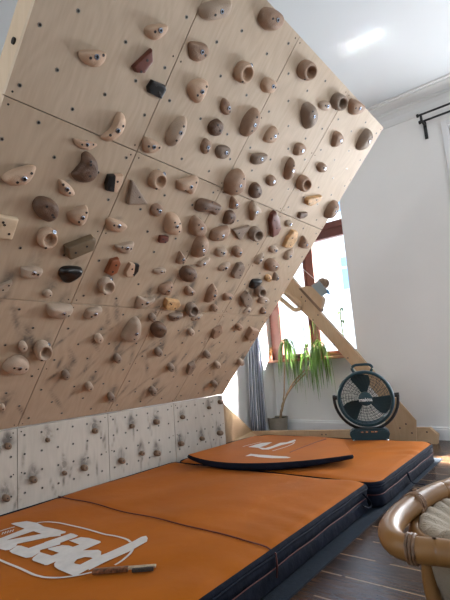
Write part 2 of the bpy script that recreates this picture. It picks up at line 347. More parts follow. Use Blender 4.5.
# ------------------------------------------------------------ climbing board panels
RR = [0, .6832, 1.3518, 2.0323]; CC = [-1.9795, -1.5002, -1.0018, -.5, 0]
nutm = D.meshes.new('t_nut_metal')
bm = nbm(); lathe(bm, [(.0040, .0013), (.0060, .0013), (.0064, .0)], 12); n0 = len(bm.faces)
lathe(bm, [(.0040, .0015), (.0001, .0006)], 12); bm.faces.ensure_lookup_table()
for f in bm.faces: f.material_index = 1 if f.index >= n0 else 0
for i, f in enumerate(bm.faces): f.material_index = 1 if i >= n0 else 0
bm.to_mesh(nutm); bm.free(); nutm.materials.append(mat('t_nut_zinc', (.30, .29, .27), .4, .8)); nutm.materials.append(DARK)
csk_me = D.meshes.new('screw'); bm = nbm(); lathe(bm, [(.0034, .0008), (.0001, .0004)], 8); bm.to_mesh(csk_me); bm.free(); csk_me.materials.append(DARK)
ROWN = ['bottom', 'middle', 'top']; COLN = ['leftmost', 'second', 'third', 'rightmost']
FOOT = []          # (y, r) of smears on the board ; filled before the panels are made
KFOOT = []
def board_panel(name, y0, y1, r0, r1, M, m, label, group, smears, nuts):
    t = empty(name, (0, 0, 0), 0, label, 'panel', group); t.matrix_world = M @ Matrix.Translation((y0, r0, 0))
    g = .0017; W = y1-y0-2*g; H = r1-r0-2*g; nx, ny = 44, 56
    bm = nbm(); grid = [[bm.verts.new((g+W*i/nx, g+H*j/ny, 0)) for i in range(nx+1)] for j in range(ny+1)]
    for j in range(ny):
        for i in range(nx): bm.faces.new([grid[j][i], grid[j][i+1], grid[j+1][i+1], grid[j+1][i]])
    bl = [bm.verts.new((g+W*a, g+H*b_, -.018)) for a, b_ in ((0, 0), (1, 0), (1, 1), (0, 1))]
    bm.faces.new(bl[::-1])
    bm.faces.new([grid[0][i] for i in range(nx+1)][::-1]+[bl[0], bl[1]]); bm.faces.new([grid[ny][i] for i in range(nx+1)]+[bl[2], bl[3]])
    bm.faces.new([grid[j][0] for j in range(ny+1)]+[bl[3], bl[0]]); bm.faces.new([grid[j][nx] for j in range(ny+1)][::-1]+[bl[1], bl[2]])
    o = obj('plywood_sheet', bm, m, t)
    at = o.data.attributes.new('scuff', 'FLOAT', 'POINT')
    vals = []
    for v in o.data.vertices:
        s = 0; y = y0+v.co.x; r = r0+v.co.y
        for (a, b_, ss, sy, sr, k) in smears:
            dy = (y-a-(r-b_)*k); dr = (r-b_)
            q = (dy/(sy*ss))**2+(dr/(sr*ss))**2
            if q < 9: s += math.exp(-q)
        vals.append(min(s, 1))
    at.data.foreach_set('value', vals)
    for (a, b_) in nuts:
        q = D.objects.new('t_nut', nutm); link(q, t); q.location = (a-y0, b_-r0, 0)
    for a, b_ in ((.018, .018), (W-.016, .018), (.018, H-.016), (W-.016, H-.016), (W-.016, H/2), (.018, H/2)):
        q = D.objects.new('screw', csk_me); link(q, t); q.location = (a, b_, 0)
    return t

# ------------------------------------------------------------ holds table (outline in photo pixels)
# ('p', pts) smooth polygon, ('f', pts) faceted block, ('e', cx, cy, w, h, ang) ellipse, ('r', ...) ring pocket, ('k', cx, cy, d) small foothold
H = [
 ('p', [(78, 52), (82, 50), (92, 50), (104, 52), (107, 56), (104, 63), (97, 67), (87, 65), (80, 59)], 'L', 1.0, 'flat-topped beige edge', 3),
 ('p', [(144, 30), (147, 26), (156, 24), (166, 25), (168, 29), (164, 36), (155, 40), (148, 37)], 'L', 1.0, 'flat-topped beige edge with two bolts', 2),
 ('f', [(131, 66), (151, 48), (152, 61), (143, 73), (135, 72)], 'R', .8, 'dark red wooden angular', 2),
 ('f', [(146, 86), (151, 79), (165, 85), (166, 90), (161, 99), (147, 92)], 'B', .6, 'glossy black rectangular', 3),
 ('p', [(199, 8), (206, 2), (228, 0), (230, 7), (226, 17), (215, 20), (202, 18)], 'T', .9, 'large grey-beige jug', 2),
 ('p', [(188, 44), (193, 41), (205, 44), (209, 52), (205, 59), (197, 62), (190, 57)], 'M', .6, 'rounded mottled brown', 2),
 ('p', [(188, 84), (196, 79), (207, 81), (206, 91), (200, 102), (195, 102), (188, 92)], 'L', .8, 'beige triangular pinch with three screws', 3),
 ('r', (243, 72, 18, 23, 95), 'L', 1.1, 'beige ring-shaped pocket', 1),
 ('p', [(223, 98), (228, 101), (231, 109), (229, 115), (224, 114), (220, 107)], 'M', .7, 'small brown leaf-shaped', 2),
 ('p', [(259, 20), (261, 11), (266, 7), (275, 9), (281, 16), (281, 24), (275, 31), (266, 30)], 'M', 1.0, 'large brown egg-shaped sloper', 2),
 ('p', [(261, 84), (266, 77), (274, 80), (276, 86), (272, 93), (264, 92)], 'L', .8, 'small stubby beige', 2),
 ('r', (306, 70, 17, 21, 100), 'M', 1.2, 'brown ring-shaped pocket', 1),
 ('p', [(302, 117), (303, 106), (309, 102), (315, 107), (317, 117), (313, 127), (306, 129)], 'G', .9, 'greyish crescent with flat left face', 2),
 ('e', (324.5, 105.5, 12, 10, 20), 'T', .8, 'tiny rounded taupe nub', 2),
 ('r', (338, 101.5, 14, 18, 100), 'G', 1.2, 'brown-grey ring-shaped pocket', 1),
 ('p', [(349, 110), (350, 100), (355, 99), (364, 106), (360, 113), (352, 115)], 'M', .8, 'brown wedge-shaped', 2),
 ('p', [(332, 145), (334, 133), (339, 132), (342, 137), (340, 143), (335, 147)], 'M', .8, 'small narrow brown vertical', 2),
 ('p', [(357, 149), (360, 138), (367, 129), (372, 133), (370, 141), (364, 150)], 'G', .8, 'tall taupe crescent', 2),
 ('e', (321.5, 167.5, 9, 10, 0), 'M', .9, 'tiny squarish brown', 2),
 ('p', [(241, 133), (243, 120), (252, 109), (259, 111), (259, 122), (254, 132), (247, 137)], 'M', .9, 'tall brown crescent', 3),
 ('p', [(263, 140), (268, 130), (274, 126), (277, 131), (276, 140), (270, 143)], 'L', .7, 'beige teardrop with four screw holes', 3),
 ('p', [(208, 127), (212, 121), (219, 119), (223, 126), (219, 135), (211, 135)], 'K', .8, 'dark brown rounded', 2),
 ('p', [(201, 144), (205, 138), (210, 142), (210, 151), (205, 154), (201, 150)], 'M', .7, 'small brown leaf-shaped', 2),
 ('p', [(215, 150), (220, 145), (229, 147), (230, 152), (226, 158), (218, 158)], 'G', .7, 'rounded dark taupe cone', 1),
 ('p', [(167, 143), (169, 129), (177, 119), (186, 117), (187, 126), (182, 138), (174, 147)], 'T', .9, 'broad taupe crescent', 3),
 ('p', [(101, 137), (112, 127), (118, 113), (125, 115), (126, 124), (122, 133), (113, 141), (105, 141)], 'L', 1.0, 'large beige crescent jug', 3),
 ('p', [(73, 139), (80, 139.5), (97, 144), (94, 148), (87, 150), (78, 147)], 'L', .8, 'thin flat-topped beige crimp', 3),
 ('p', [(71, 175), (75, 169), (81, 162), (82, 154), (88, 152), (95, 158), (98, 167), (97, 176), (91, 182), (79, 182)], 'K', .7, 'large dark brown kidney-shaped', 3),
 ('2', [(104, 183), (107, 174), (123, 174), (122, 183), (116, 192), (105, 190)], 'L', .7, 'half black, half beige rectangular', 2, .52, 0),
 ('f', [(126, 204), (130, 180), (132, 180), (148, 204)], 'G', .55, 'dark taupe triangular wedge', 2),
 ('p', [(142, 143), (144, 137), (150, 138), (162, 146), (157, 151), (151, 153), (144, 152)], 'L', .8, 'beige wedge with pointed right end', 3),
 ('r', (157, 179.5, 18, 19, 100), 'L', 1.1, 'beige ring-shaped pocket', 1),
 ('e', (156.5, 210, 13, 13, 0), 'M', .8, 'round bark-brown knob', 2),
 ('p', [(105.5, 221), (109, 218), (120, 221), (128, 226), (124, 231), (116, 232), (108, 229)], 'L', .8, 'beige flat-topped', 2),
 ('p', [(1, 177), (14, 169), (34, 166), (35, 172), (29, 181), (18, 185), (7, 184)], 'L', .9, 'large beige half-moon jug', 3),
 ('p', [(58, 180), (62, 180), (71, 186), (76, 194), (70, 197), (60, 192)], 'L', .7, 'beige fin-shaped', 3),
 ('p', [(32, 205), (36, 198), (44, 197), (54, 201), (59, 209), (57, 218), (50, 222), (42, 219), (35, 213)], 'K', .85, 'large dark brown oval sloper', 3),
 ('p', [(67, 214), (76, 208), (87, 206), (88, 213), (84, 223), (78, 226), (70, 221)], 'L', .8, 'beige triangular with four screw holes', 3),
 ('f', [(-3, 214), (19, 218), (12, 239), (-8, 237)], 'W', .5, 'squared pale wooden block', 3),
 ('r', (46.5, 237.5, 23, 20, 60), 'L', 1.1, 'large beige ring-shaped pocket', 1),
 ('f', [(63, 245), (92, 235), (96, 238), (94, 248), (68, 258), (64, 254)], 'H', .75, 'long grey-brown brick-shaped', 2),
 ('p', [(20, 270), (22, 267), (35, 267), (44, 270), (41, 276), (36, 278), (21, 277)], 'T', .8, 'flat-topped taupe edge', 2),
 ('p', [(58, 272), (63, 267), (78, 267), (84, 270), (80, 276), (70, 282), (64, 282), (60, 278)], 'B', .7, 'black teardrop-shaped', 2),
 ('f', [(-4, 286), (12, 280), (12, 283), (6, 291), (-4, 293)], 'T', .8, 'thin pointed taupe wedge', 2),
 ('e', (47.5, 293.5, 10, 8, 0), 'T', .9, 'tiny round taupe nub', 1),
 ('p', [(46, 305.5), (56, 304.5), (72, 305.5), (72, 311), (66, 317), (56, 318), (47, 314)], 'T', .9, 'wide taupe half-moon with flat top', 2),
 ('p', [(83, 316), (88, 309), (101, 307), (102, 311), (96, 317), (86, 319)], 'T', .8, 'taupe flat-topped', 2),
 ('p', [(114, 246), (120, 244), (134, 242), (132, 249), (127, 253), (119, 252)], 'T', .8, 'taupe flat-topped beak-shaped', 3),
 ('f', [(104, 272), (110, 259), (118, 257), (120, 262), (116, 272), (110, 275)], 'A', .7, 'russet wooden tilted block', 2),
 ('2', [(124, 271), (129, 262), (139, 264), (138, 270), (133, 276), (125, 276)], 'L', .7, 'beige hexagonal with black right edge', 2, .62, 1),
 ('r', (106, 285.5, 18, 16, 60), 'T', 1.0, 'taupe ring-shaped pocket', 1),
 ('f', [(157.5, 240), (159, 235), (168.5, 236), (168, 240), (165, 242.5), (158, 242)], 'R', .8, 'small dark red rectangular', 2),
 ('p', [(153, 270), (159, 268), (166, 269), (165, 272), (160, 274), (154, 273)], 'T', .8, 'small thin taupe crimp', 2),
 ('p', [(135, 305), (137, 297), (141, 297), (147, 299), (155, 298), (153, 302), (146, 306), (137, 309)], 'T', .7, 'taupe saddle-shaped', 2),
 ('p', [(158, 290), (161, 285), (172, 282), (171, 291), (168, 295), (160, 293)], 'M', .8, 'ridged brown half-moon', 3),
 ('f', [(163, 304), (165, 298), (179, 300), (180, 304), (173, 309), (164, 308)], 'O', .8, 'golden wooden block', 3),
 ('k', (152, 317, 8), 'G', 1, 'tiny grey', 1),
 ('p', [(121, 337), (127, 326), (133, 319), (139, 319), (140, 331), (134, 340), (125, 341)], 'T', .9, 'tall pale grey pinch', 2),
 ('e', (158.5, 329.5, 16, 15, 0), 'K', .9, 'round chocolate-brown ball', 2),
 ('p', [(165, 228), (166, 216), (171, 213), (178, 216), (180, 228), (176, 235), (167, 233)], 'L', .9, 'pinkish beige upright jug', 4),
 ('p', [(189, 228), (191, 219), (196, 216), (203, 222), (206, 230), (202, 236), (192, 235)], 'M', .8, 'brown shield-shaped', 2),
 ('p', [(210, 234), (214, 229), (228, 226), (229, 231), (223, 239), (214, 241), (210, 239)], 'M', .8, 'brown shell-shaped', 2),
 ('f', [(231, 229), (250, 225), (240, 239), (238, 239)], 'G', .55, 'small grey triangular', 2),
 ('p', [(223, 222), (226, 212), (233, 211), (235, 216), (231, 224), (225, 224)], 'K', .8, 'dark brown barrel-shaped', 2),
 ('p', [(192, 252), (195, 241), (202, 236), (208, 239), (208, 249), (202, 257), (194, 257)], 'M', .9, 'large brown crescent', 3),
 ('p', [(215, 252), (218, 248), (225, 248), (227, 252), (224, 256), (216, 256)], 'T', .8, 'small taupe squarish', 2),
 ('e', (237, 251.5, 10, 11, 0), 'M', .9, 'small round brown', 1),
 ('p', [(196, 265), (201, 260), (210, 258), (209, 262), (205, 266), (199, 267)], 'T', .6, 'thin taupe fin-shaped', 1),
 ('p', [(218, 269), (222, 264), (230, 263), (227, 269), (221, 271)], 'T', .7, 'small taupe crimp', 2),
 ('f', [(231, 273), (237, 263), (242, 262), (244, 266), (241, 274), (238, 278), (232, 277)], 'G', .7, 'faceted brown-grey bar', 2),
 ('p', [(176, 261), (179, 252), (181, 252), (186, 259), (184, 263), (178, 264)], 'M', .8, 'small brown spade-shaped', 2),
 ('e', (188, 274, 17, 16, 10), 'K', .8, 'dark brown boulder-shaped', 2),
 ('p', [(184, 290), (188, 286), (195, 291), (192, 295), (186, 295)], 'M', .8, 'small brown beak-shaped', 2),
 ('p', [(205, 301), (208, 290), (213, 284), (216, 288), (215, 297), (209, 302)], 'M', .8, 'slim brown upright', 3),
 ('p', [(223, 300), (224, 294), (228, 293), (233, 295), (231, 299), (226, 300)], 'M', .7, 'small brown wedge-shaped', 2),
 ('r', (191, 309, 13, 13, 90), 'G', 1.1, 'small brown-grey ring-shaped pocket', 1),
 ('p', [(169, 318), (170, 314), (182, 313), (181, 318), (172, 321)], 'G', .8, 'grey flat-topped', 2),
 ('p', [(191, 319), (196, 315), (203, 314), (200, 318), (193, 321)], 'T', .6, 'thin taupe sliver-shaped', 2),
 ('k', (214, 307.5, 7), 'M', 1, 'tiny brown', 1),
 ('k', (190.5, 331.5, 7), 'T', 1, 'tiny taupe', 1),
 ('f', [(211, 335), (213, 329), (221, 325), (222, 331), (217, 336), (212, 338)], 'M', .7, 'brown angular wedge', 1),
 ('k', (238.5, 326.5, 6.5), 'M', 1, 'tiny brown', 1),
 ('f', [(245, 336), (250, 327), (258, 329), (256, 335), (250, 340), (246, 338)], 'M', .8, 'brown box-shaped', 2),
 ('f', [(240, 297), (246, 290.5), (251, 298), (250, 304), (245, 307), (241.5, 302)], 'G', .8, 'grey-brown faceted', 2),
 ('r', (259.5, 291, 11, 11, 90), 'G', 1.1, 'small grey ring-shaped pocket', 1),
 ('p', [(258, 301), (262, 296), (269, 299), (267, 303), (259, 303)], 'T', .7, 'small taupe mound-shaped', 1),
 ('p', [(243, 312), (247, 308), (251, 308), (250, 311), (245, 313)], 'T', .7, 'tiny thin taupe', 1),
 ('p', [(260, 312), (263, 307), (266, 312), (263, 314)], 'M', .8, 'tiny brown pointed', 1),
 ('k', (240.5, 361.7, 6), 'T', 1, 'tiny taupe', 1),
 ('p', [(249, 287), (252, 280), (258, 279), (262, 280), (260, 284), (253, 288)], 'B', .7, 'black rounded', 1),
 ('e', (268, 278, 7, 7, 0), 'O', .8, 'tiny golden-brown round', 2),
 ('p', [(272, 279), (275, 272), (279, 277), (277, 280), (273, 280)], 'G', .8, 'tiny grey-brown pointed', 2),
 ('e', (271.5, 265, 13, 12.5, 0), 'M', .9, 'round brown ball', 2),
 ('p', [(254, 262), (258, 256), (264, 253), (263, 260), (258, 265)], 'T', .7, 'beige fin-shaped with several screws', 3),
 ('e', (273.5, 249.5, 9, 7.5, 0), 'T', .8, 'small taupe rounded', 2),
 ('p', [(284, 258), (286, 252), (294, 249), (292, 257), (287, 260)], 'T', .7, 'small taupe fin-shaped', 2),
 ('f', [(282, 246), (286, 237), (292, 229.5), (297, 231), (296, 239), (290, 247), (284, 247)], 'O', .55, 'pale golden wooden crescent', 2),
 ('f', [(268, 220), (270, 213), (274, 210), (278, 217), (280, 228), (277, 234), (271, 237), (270, 228)], 'R', .55, 'dark mahogany curved', 2),
 ('e', (288.5, 223.5, 7.5, 7, 0), 'T', .8, 'tiny taupe round', 1),
 ('p', [(299, 246), (301, 240), (303.5, 236), (308, 243), (308, 248), (302, 248)], 'M', .8, 'small brown teardrop', 2),
 ('r', (255, 233.5, 14, 14, 90), 'G', 1.1, 'grey-brown ring-shaped pocket', 1),
 ('p', [(249, 206), (253, 201), (258, 205), (262, 212), (256, 215), (252, 221), (250, 214)], 'T', .8, 'taupe upright fin-shaped', 2),
 ('f', [(297.5, 216), (299, 212), (307, 212), (306.5, 215), (303, 217.5), (298, 218)], 'K', .8, 'small blackish bar-shaped', 1),
 ('f', [(305, 199), (307, 197), (321, 195), (319, 200), (309, 205), (305, 204)], 'O', .8, 'pale wooden bar-shaped', 2),
 ('p', [(325, 217), (328, 207), (334, 201), (339, 203), (337, 211), (331, 219)], 'M', .8, 'brown crescent', 3),
 ('r', (303, 183, 13, 16, 100), 'M', 1.1, 'brown ring-shaped pocket', 1),
 ('p', [(285, 178), (286, 166), (291, 158), (294, 161), (294, 172), (289, 180)], 'M', .9, 'long narrow brown crescent', 2),
 ('p', [(294, 151), (296, 144), (303, 144), (305, 149), (301, 155), (295, 155)], 'M', .8, 'rounded brown', 1),
 ('p', [(251, 160), (253, 154), (266, 154), (266, 158), (260, 164), (253, 164)], 'G', .8, 'dark taupe flat-topped', 1),
 ('e', (271, 180.5, 10, 11, 0), 'M', .8, 'small round brown', 1),
 ('e', (255, 190.5, 12, 16, 8), 'K', .8, 'dark brown oval', 2),
 ('p', [(225, 188), (226, 179), (233, 171), (242, 170), (244, 179), (241, 190), (233, 195), (227, 194)], 'M', .9, 'large smooth brown oval', 3),
 ('p', [(176, 186), (177, 180), (185, 178), (197, 176), (198, 183), (194, 192), (190, 194), (185, 190), (178, 190)], 'L', .7, 'beige three-lobed', 3),
 ('p', [(195, 206), (198, 200), (205, 199), (221, 205), (220, 211), (215, 215), (207, 211), (196, 211)], 'K', .7, 'brown bone-shaped with many screw holes', 4),
 ('p', [(230, 206), (231, 198), (234, 197), (240, 204), (236, 209), (231, 209)], 'M', .8, 'small light brown pointed', 2),
 ('k', (22.5, 346, 10), 'T', 1, 'small taupe round', 1),
 ('r', (42.5, 350, 20, 18, 60), 'T', 1.1, 'large taupe ring-shaped pocket', 1),
 ('p', [(2, 367), (8, 360), (18, 356), (27, 359), (30, 365), (24, 371), (12, 374), (4, 371)], 'T', .8, 'long taupe oval', 3),
 ('k', (65.4, 374.5, 9), 'G', 1, 'small grey', 1),
 ('k', (2, 407, 7), 'T', 1, 'tiny taupe', 1),
 ('k', (89, 386.3, 8.5), 'T', 1, 'small taupe', 1),
 ('k', (98.5, 338, 9), 'T', 1, 'small pale', 1),
 ('k', (117, 358, 8.5), 'G', 1, 'small grey', 1),
 ('k', (110.6, 396.4, 8), 'G', 1, 'small dark grey', 1),
 ('k', (158, 351.5, 8), 'G', 1, 'small grey', 1),
 ('k', (152.5, 390.5, 8), 'G', 1, 'small grey', 1),
 ('k', (170.4, 367, 7.5), 'G', 1, 'small grey', 1),
 ('f', [(186, 372), (188, 364), (194, 361), (195, 365), (190, 373), (187, 374)], 'G', .8, 'dark slanted wedge', 1),
 ('k', (206.5, 354, 7), 'G', 1, 'small brown-grey', 1),
 ('k', (217, 364.5, 6.5), 'T', 1, 'tiny taupe', 1),
 ('k', (213.8, 383.3, 6.5), 'G', 1, 'tiny grey', 1),
]
KN = [(8, 446, 7.5), (6, 498, 8.5), (47.7, 440, 5), (33.3, 479.5, 8), (64.7, 473, 5), (84.3, 467.7, 7), (95, 430.8, 6), (121.7, 460.7, 6.5), (132, 426, 5),
      (142, 453.3, 5), (156.4, 421.8, 6), (182.5, 417, 4.5), (157, 453.2, 6.5), (181, 443.5, 5.5), (202, 438.6, 4.5), (219.8, 433, 5.5), (209, 407.7, 3.6), (220.4, 401.8, 5)]
def outline(kind, g):
    if kind in 'erk':
        if kind == 'k': cx, cy, w_, h_, a = g[0], g[1], g[2], g[2]*.95, 0
        else: cx, cy, w_, h_, a = g
        if kind == 'r': a = 0
        a = radians(a)
        return [Vector((cx+w_/2*cos(t)*cos(a)-h_/2*sin(t)*sin(a), cy+w_/2*cos(t)*sin(a)+h_/2*sin(t)*cos(a))) for t in [2*pi*i/24 for i in range(24)]]
    if kind == 'p': return catmull([(*p, 0) for p in g], 4)
    out = []
    P = [Vector((*p, 0)) for p in g]; n = len(P)
    for i in range(n):     # faceted block: slightly rounded corners
        a = P[i-1]; b_ = P[i]; c = P[(i+1) % n]
        for t in (.14, .04): out.append(b_.lerp(a, t))
        for t in (.04, .14): out.append(b_.lerp(c, t))
    return out
bolt_me = D.meshes.new('bolt'); bm = nbm(); lathe(bm, [(.0062, -.002), (.0062, .0022), (.005, .003), (.0032, .003), (.0028, .0008), (.0001, .0006)], 14)
bm.faces.ensure_lookup_table(); bm.to_mesh(bolt_me); bm.free(); bolt_me.materials.append(mat('bolt_blue_steel', (.42, .48, .58), .25, .9))
bolt_me.materials.append(DARK)
for p in bolt_me.polygons:
    if p.center.z < .0022 and (p.center.x**2+p.center.y**2) < .0032**2: p.material_index = 1
scr_me = D.meshes.new('screw'); bm = nbm(); lathe(bm, [(.0034, -.002), (.0034, .0008), (.0024, .0012), (.0001, .0006)], 10); bm.to_mesh(scr_me); bm.free(); scr_me.materials.append(SCREW)
def make_hold(kind, g, col, hf, hitf, M, name, nb, extra=None):
    """outline pixels -> plane -> domed mesh, returns thing empty and base centre"""
    px = outline(kind, g)
    P0 = [Vector(hitf(p[0], p[1], 0)) for p in px]
    c0 = sum(P0, Vector((0, 0)))/len(P0)
    # true minor size in plane coordinates
    ar = 0
    for i in range(len(P0)): a, b_ = P0[i-1], P0[i]; ar += a.x*b_.y-b_.x*a.y
    size = sqrt(abs(ar)/2)
    h = size*{'p': .50, 'e': .50, 'f': .45, '2': .40, 'r': .40, 'k': .62}[kind]*hf
    P = [Vector(hitf(p[0], p[1], h*.25)) for p in px]
    c = sum(P, Vector((0, 0)))/len(P)
    P = [(p-c) for p in P]
    sy = {'k': .85, 'r': .84}.get(kind, .93)
    P = [Vector((p.x*sy, p.y*1.0)) for p in P]
    t = empty(name, (0, 0, 0)); t.matrix_world = M @ Matrix.Translation((c.x, c.y, 0))
    bm = nbm(); n = len(P)
    if kind == 'f' or kind == '2': prof = [(1, -.001), (1, h*.25), (.96, h*.80), (.90, h*.95), (.80, h), (.4, h)]; sh = Vector((0, 0))
    elif kind == 'k': prof = [(1, -.001), (1, h*.35), (.93, h*.75), (.72, h*.96), (.4, h)]; sh = Vector((0, 0))
    elif kind == 'r':
        prof = [(1, -.001), (1.02, h*.3), (.98, h*.65), (.86, h*.92), (.74, h), (.64, h*.93), (.56, h*.7), (.52, h*.35), (.48, h*.1)]; sh = Vector((size*.12, size*.02))
    else:
        prof = [(1, -.001), (1.0, h*.18), (.95, h*.48), (.83, h*.76), (.65, h*.92), (.42, h*.99), (.2, h)]
        sh = Vector((size*.12, size*.10)) if 'flat-top' not in name_desc else Vector((0, size*.22))
        if 'crescent' in name_desc or 'fin' in name_desc: sh = Vector((-size*.16, size*.03)); prof = [(1, -.001), (.99, h*.15), (.90, h*.45), (.74, h*.74), (.54, h*.93), (.3, h), (.15, h)]
    rings = []
    rnd = random.Random(hash((round(c.x, 3), round(c.y, 3))) & 0xffff); ph = [rnd.random()*6.28 for _ in range(4)]
    for k, (s, z) in enumerate(prof):
        rr = []
        for p in P:
            a = atan2(p.y, p.x); wob = 1+(.03*sin(2*a+ph[0]+z*40)+.02*sin(3*a+ph[1]-z*60) if kind in 'pe' and k > 0 else 0)
            q = p*s*wob+sh*(1-s); rr.append(bm.verts.new((q.x, q.y, z*(1+(.04*sin(a*2+ph[2]) if kind in 'pe' else 0)))))
        rings.append(rr)
    for i in range(len(rings)-1):
        A, B = rings[i], rings[i+1]
        for k in range(n): bm.faces.new([A[k], A[(k+1) % n], B[(k+1) % n], B[k]])
    capf = bm.faces.new(rings[-1]); 
    
    bmesh.ops.recalc_face_normals(bm, faces=bm.faces)
    if kind == '2':
        sep = min(p.x for p in P)+(max(p.x for p in P)-min(p.x for p in P))*extra[0]
        bmesh.ops.bisect_plane(bm, geom=list(bm.verts)+list(bm.edges)+list(bm.faces), plane_co=(sep, 0, 0), plane_no=(1, .35, 0))
    bv = BVHTree.FromBMesh(bm)
    if kind == '2':
        bm2 = bm.copy(); pn = Vector((1, .35, 0))
        for B_, keep in ((bm, 1), (bm2, -1)):
            bmesh.ops.delete(B_, geom=[f for f in B_.faces if (f.calc_center_median()-Vector((sep, 0, 0))).dot(pn)*keep > 0], context='FACES')
        # bm = left part, bm2 = right part
        lm, rm = (HC['B'], HC['L']) if extra[1] == 0 else (HC['L'], HC['B'])
        a = obj('hold_body', bm, lm, t, angle=35); b2 = obj('hold_body', bm2, rm, t, angle=35)
        (a if extra[1] == 0 else b2)['label'] = 'black half'
    else:
        obj('hold_body', bm, [HC[col], DARK], t, smooth=kind not in 'f', angle=38 if kind == 'f' else None)
    # hardware
    def put(me, x, y, nm, deep=0):
        r = bv.ray_cast(Vector((x, y, .3)), Vector((0, 0, -1)))
        if r[0] is None: return
        q = D.objects.new(nm, me); link(q, t); nn = r[1] if r[1].z > 0 else -r[1]
        nn = (nn+Vector((0, 0, .6))).normalized()
        q.rotation_mode = 'QUATERNION'; q.rotation_quaternion = nn.to_track_quat('Z', 'Y'); q.location = r[0]+nn*deep
        q.scale = ((1.0 if size < .045 else 1.3),)*3
    ext = max(P, key=lambda p: p.length); dv = ext.normalized(); L_ = ext.length
    if kind == 'r': put(bolt_me, size*.12, size*.46, 'bolt'); put(scr_me, -.02*size, -size*.42, 'screw')
    elif kind == 'k':
        put(scr_me, 0, 0, 'screw')
    else:
        off = sh*.5
        if kind not in 'f2' and col in 'LTMG' and size > .035: put(bolt_me, off.x, off.y, 'bolt')
        elif kind in 'f2' or nb == 1 or col in 'KBRAO': put(scr_me, off.x+dv.x*L_*.3, off.y+dv.y*L_*.3, 'screw')
        if nb >= 2: put(scr_me, off.x-dv.x*L_*.42, off.y-dv.y*L_*.42, 'screw')
        if nb >= 3: put(scr_me, off.x+dv.x*L_*.5, off.y+dv.y*L_*.5, 'screw')
        if nb >= 4: put(scr_me, off.x-dv.y*L_*.3, off.y+dv.x*L_*.3, 'screw')
    return t, c, size
labels = {}
def place_words(c):
    ci = max(0, min(3, sum(c.x > v for v in CC[1:4]))); ri = max(0, min(2, sum(c.y > v for v in RR[1:3])))
    fx = (c.x-CC[ci])/(CC[ci+1]-CC[ci]); fy = (c.y-RR[ri])/(RR[ri+1]-RR[ri])
    hx = 'left' if fx < .34 else ('right' if fx > .66 else ''); vy = 'lower' if fy < .34 else ('upper' if fy > .66 else '')
    pos = {('', ''): 'centre', ('left', ''): 'left edge', ('right', ''): 'right edge', ('', 'lower'): 'bottom', ('', 'upper'): 'top'}.get((hx, vy), (vy+' '+hx).strip())
    return pos, ROWN[ri], COLN[ci]
allh = []
for rec in H:
    kind, g, col, hf, desc, nb = rec[:6]; name_desc = desc
    extra = rec[6:] if len(rec) > 6 else None
    nm = 'climbing_foothold' if kind == 'k' else 'climbing_hold'
    t, c, size = make_hold(kind, g, col, hf, bhit, MB_, nm, nb, extra)
    pos, rw, cl = place_words(c)
    word = 'foothold' if kind == 'k' else 'hold'
    lab = '%s %s at the %s of the %s-row %s panel' % (desc, word, pos, rw, cl)
    allh.append((t, c, lab, desc, rw, cl, pos))
    tag(t, lab, 'foothold' if kind == 'k' else 'climbing hold', 'small screw-on footholds of the overhanging board' if kind == 'k' else 'climbing holds bolted to the overhanging board')
    # rubber and chalk smears next to the low ones
    if c.y < .85:
        FOOT.append((c.x+.005, c.y+.03, 1.0, .022, .045, .0))
        rn = random.Random(len(FOOT))
        if c.y < .7 and kind == 'k':
            for q in range(3): FOOT.append((c.x+rn.uniform(-.08, .08), c.y+rn.uniform(-.06, .12), .8, .010, .055, rn.uniform(-.9, .9)))
    elif c.y < 1.2: FOOT.append((c.x, c.y+size*.45, .5, .03, .012, 0))
seen = {}
for a in allh: seen.setdefault(a[2], []).append(a)
ORD = {2: ['left', 'right'], 3: ['left', 'middle', 'right']}
for lab, L_ in seen.items():
    if len(L_) > 1:
        L_.sort(key=lambda a: a[1].x)
        if len(L_) == 2 and abs(L_[0][1].x-L_[1][1].x) < abs(L_[0][1].y-L_[1][1].y):
            L_.sort(key=lambda a: a[1].y)
            for q, a in zip(('lower', 'upper'), L_): a[0]['label'] = '%s, the %s one of two' % (lab, q)
        else:
            for k, a in enumerate(L_): a[0]['label'] = '%s, the %s one' % (lab, {0: 'left', len(L_)-1: 'right'}.get(k, 'middle'))
for k in range(26):    # loose smears over the lower panels
    rn = random.Random(k*3+1); FOOT.append((rn.uniform(-1.95, -.1), rn.uniform(.03, .7), .8, .010, rn.uniform(.04, .09), rn.uniform(-1, 1)))
kobj = []
ks = sorted(KN, key=lambda k: k[0])
for k in ks:
    name_desc = ''
    t, c, size = make_hold('k', k, 'N', 1.1, khit, MK_, 'kickboard_foothold', 1)
    kobj.append((t, c)); KFOOT.append((c.x, c.y+.018, 1.6, .021*(k[2]/6)**.5, .017, 0)); KFOOT.append((c.x, c.y+.04, .5, .026, .06, 0))
    tag(t, 'x', 'foothold', 'round wooden footholds on the kickboard')
for k in range(40):
    rn = random.Random(k*5+2); KFOOT.append((rn.uniform(-1.95, -.03), rn.uniform(-.36, -.02), .8, .006, rn.uniform(.02, .08), rn.uniform(-.4, .4)))
KBX = {}
for t, c in kobj:
    ci = max(0, min(3, sum(c.x > v for v in CC[1:4]))); KBX.setdefault(ci, []).append((t, c))
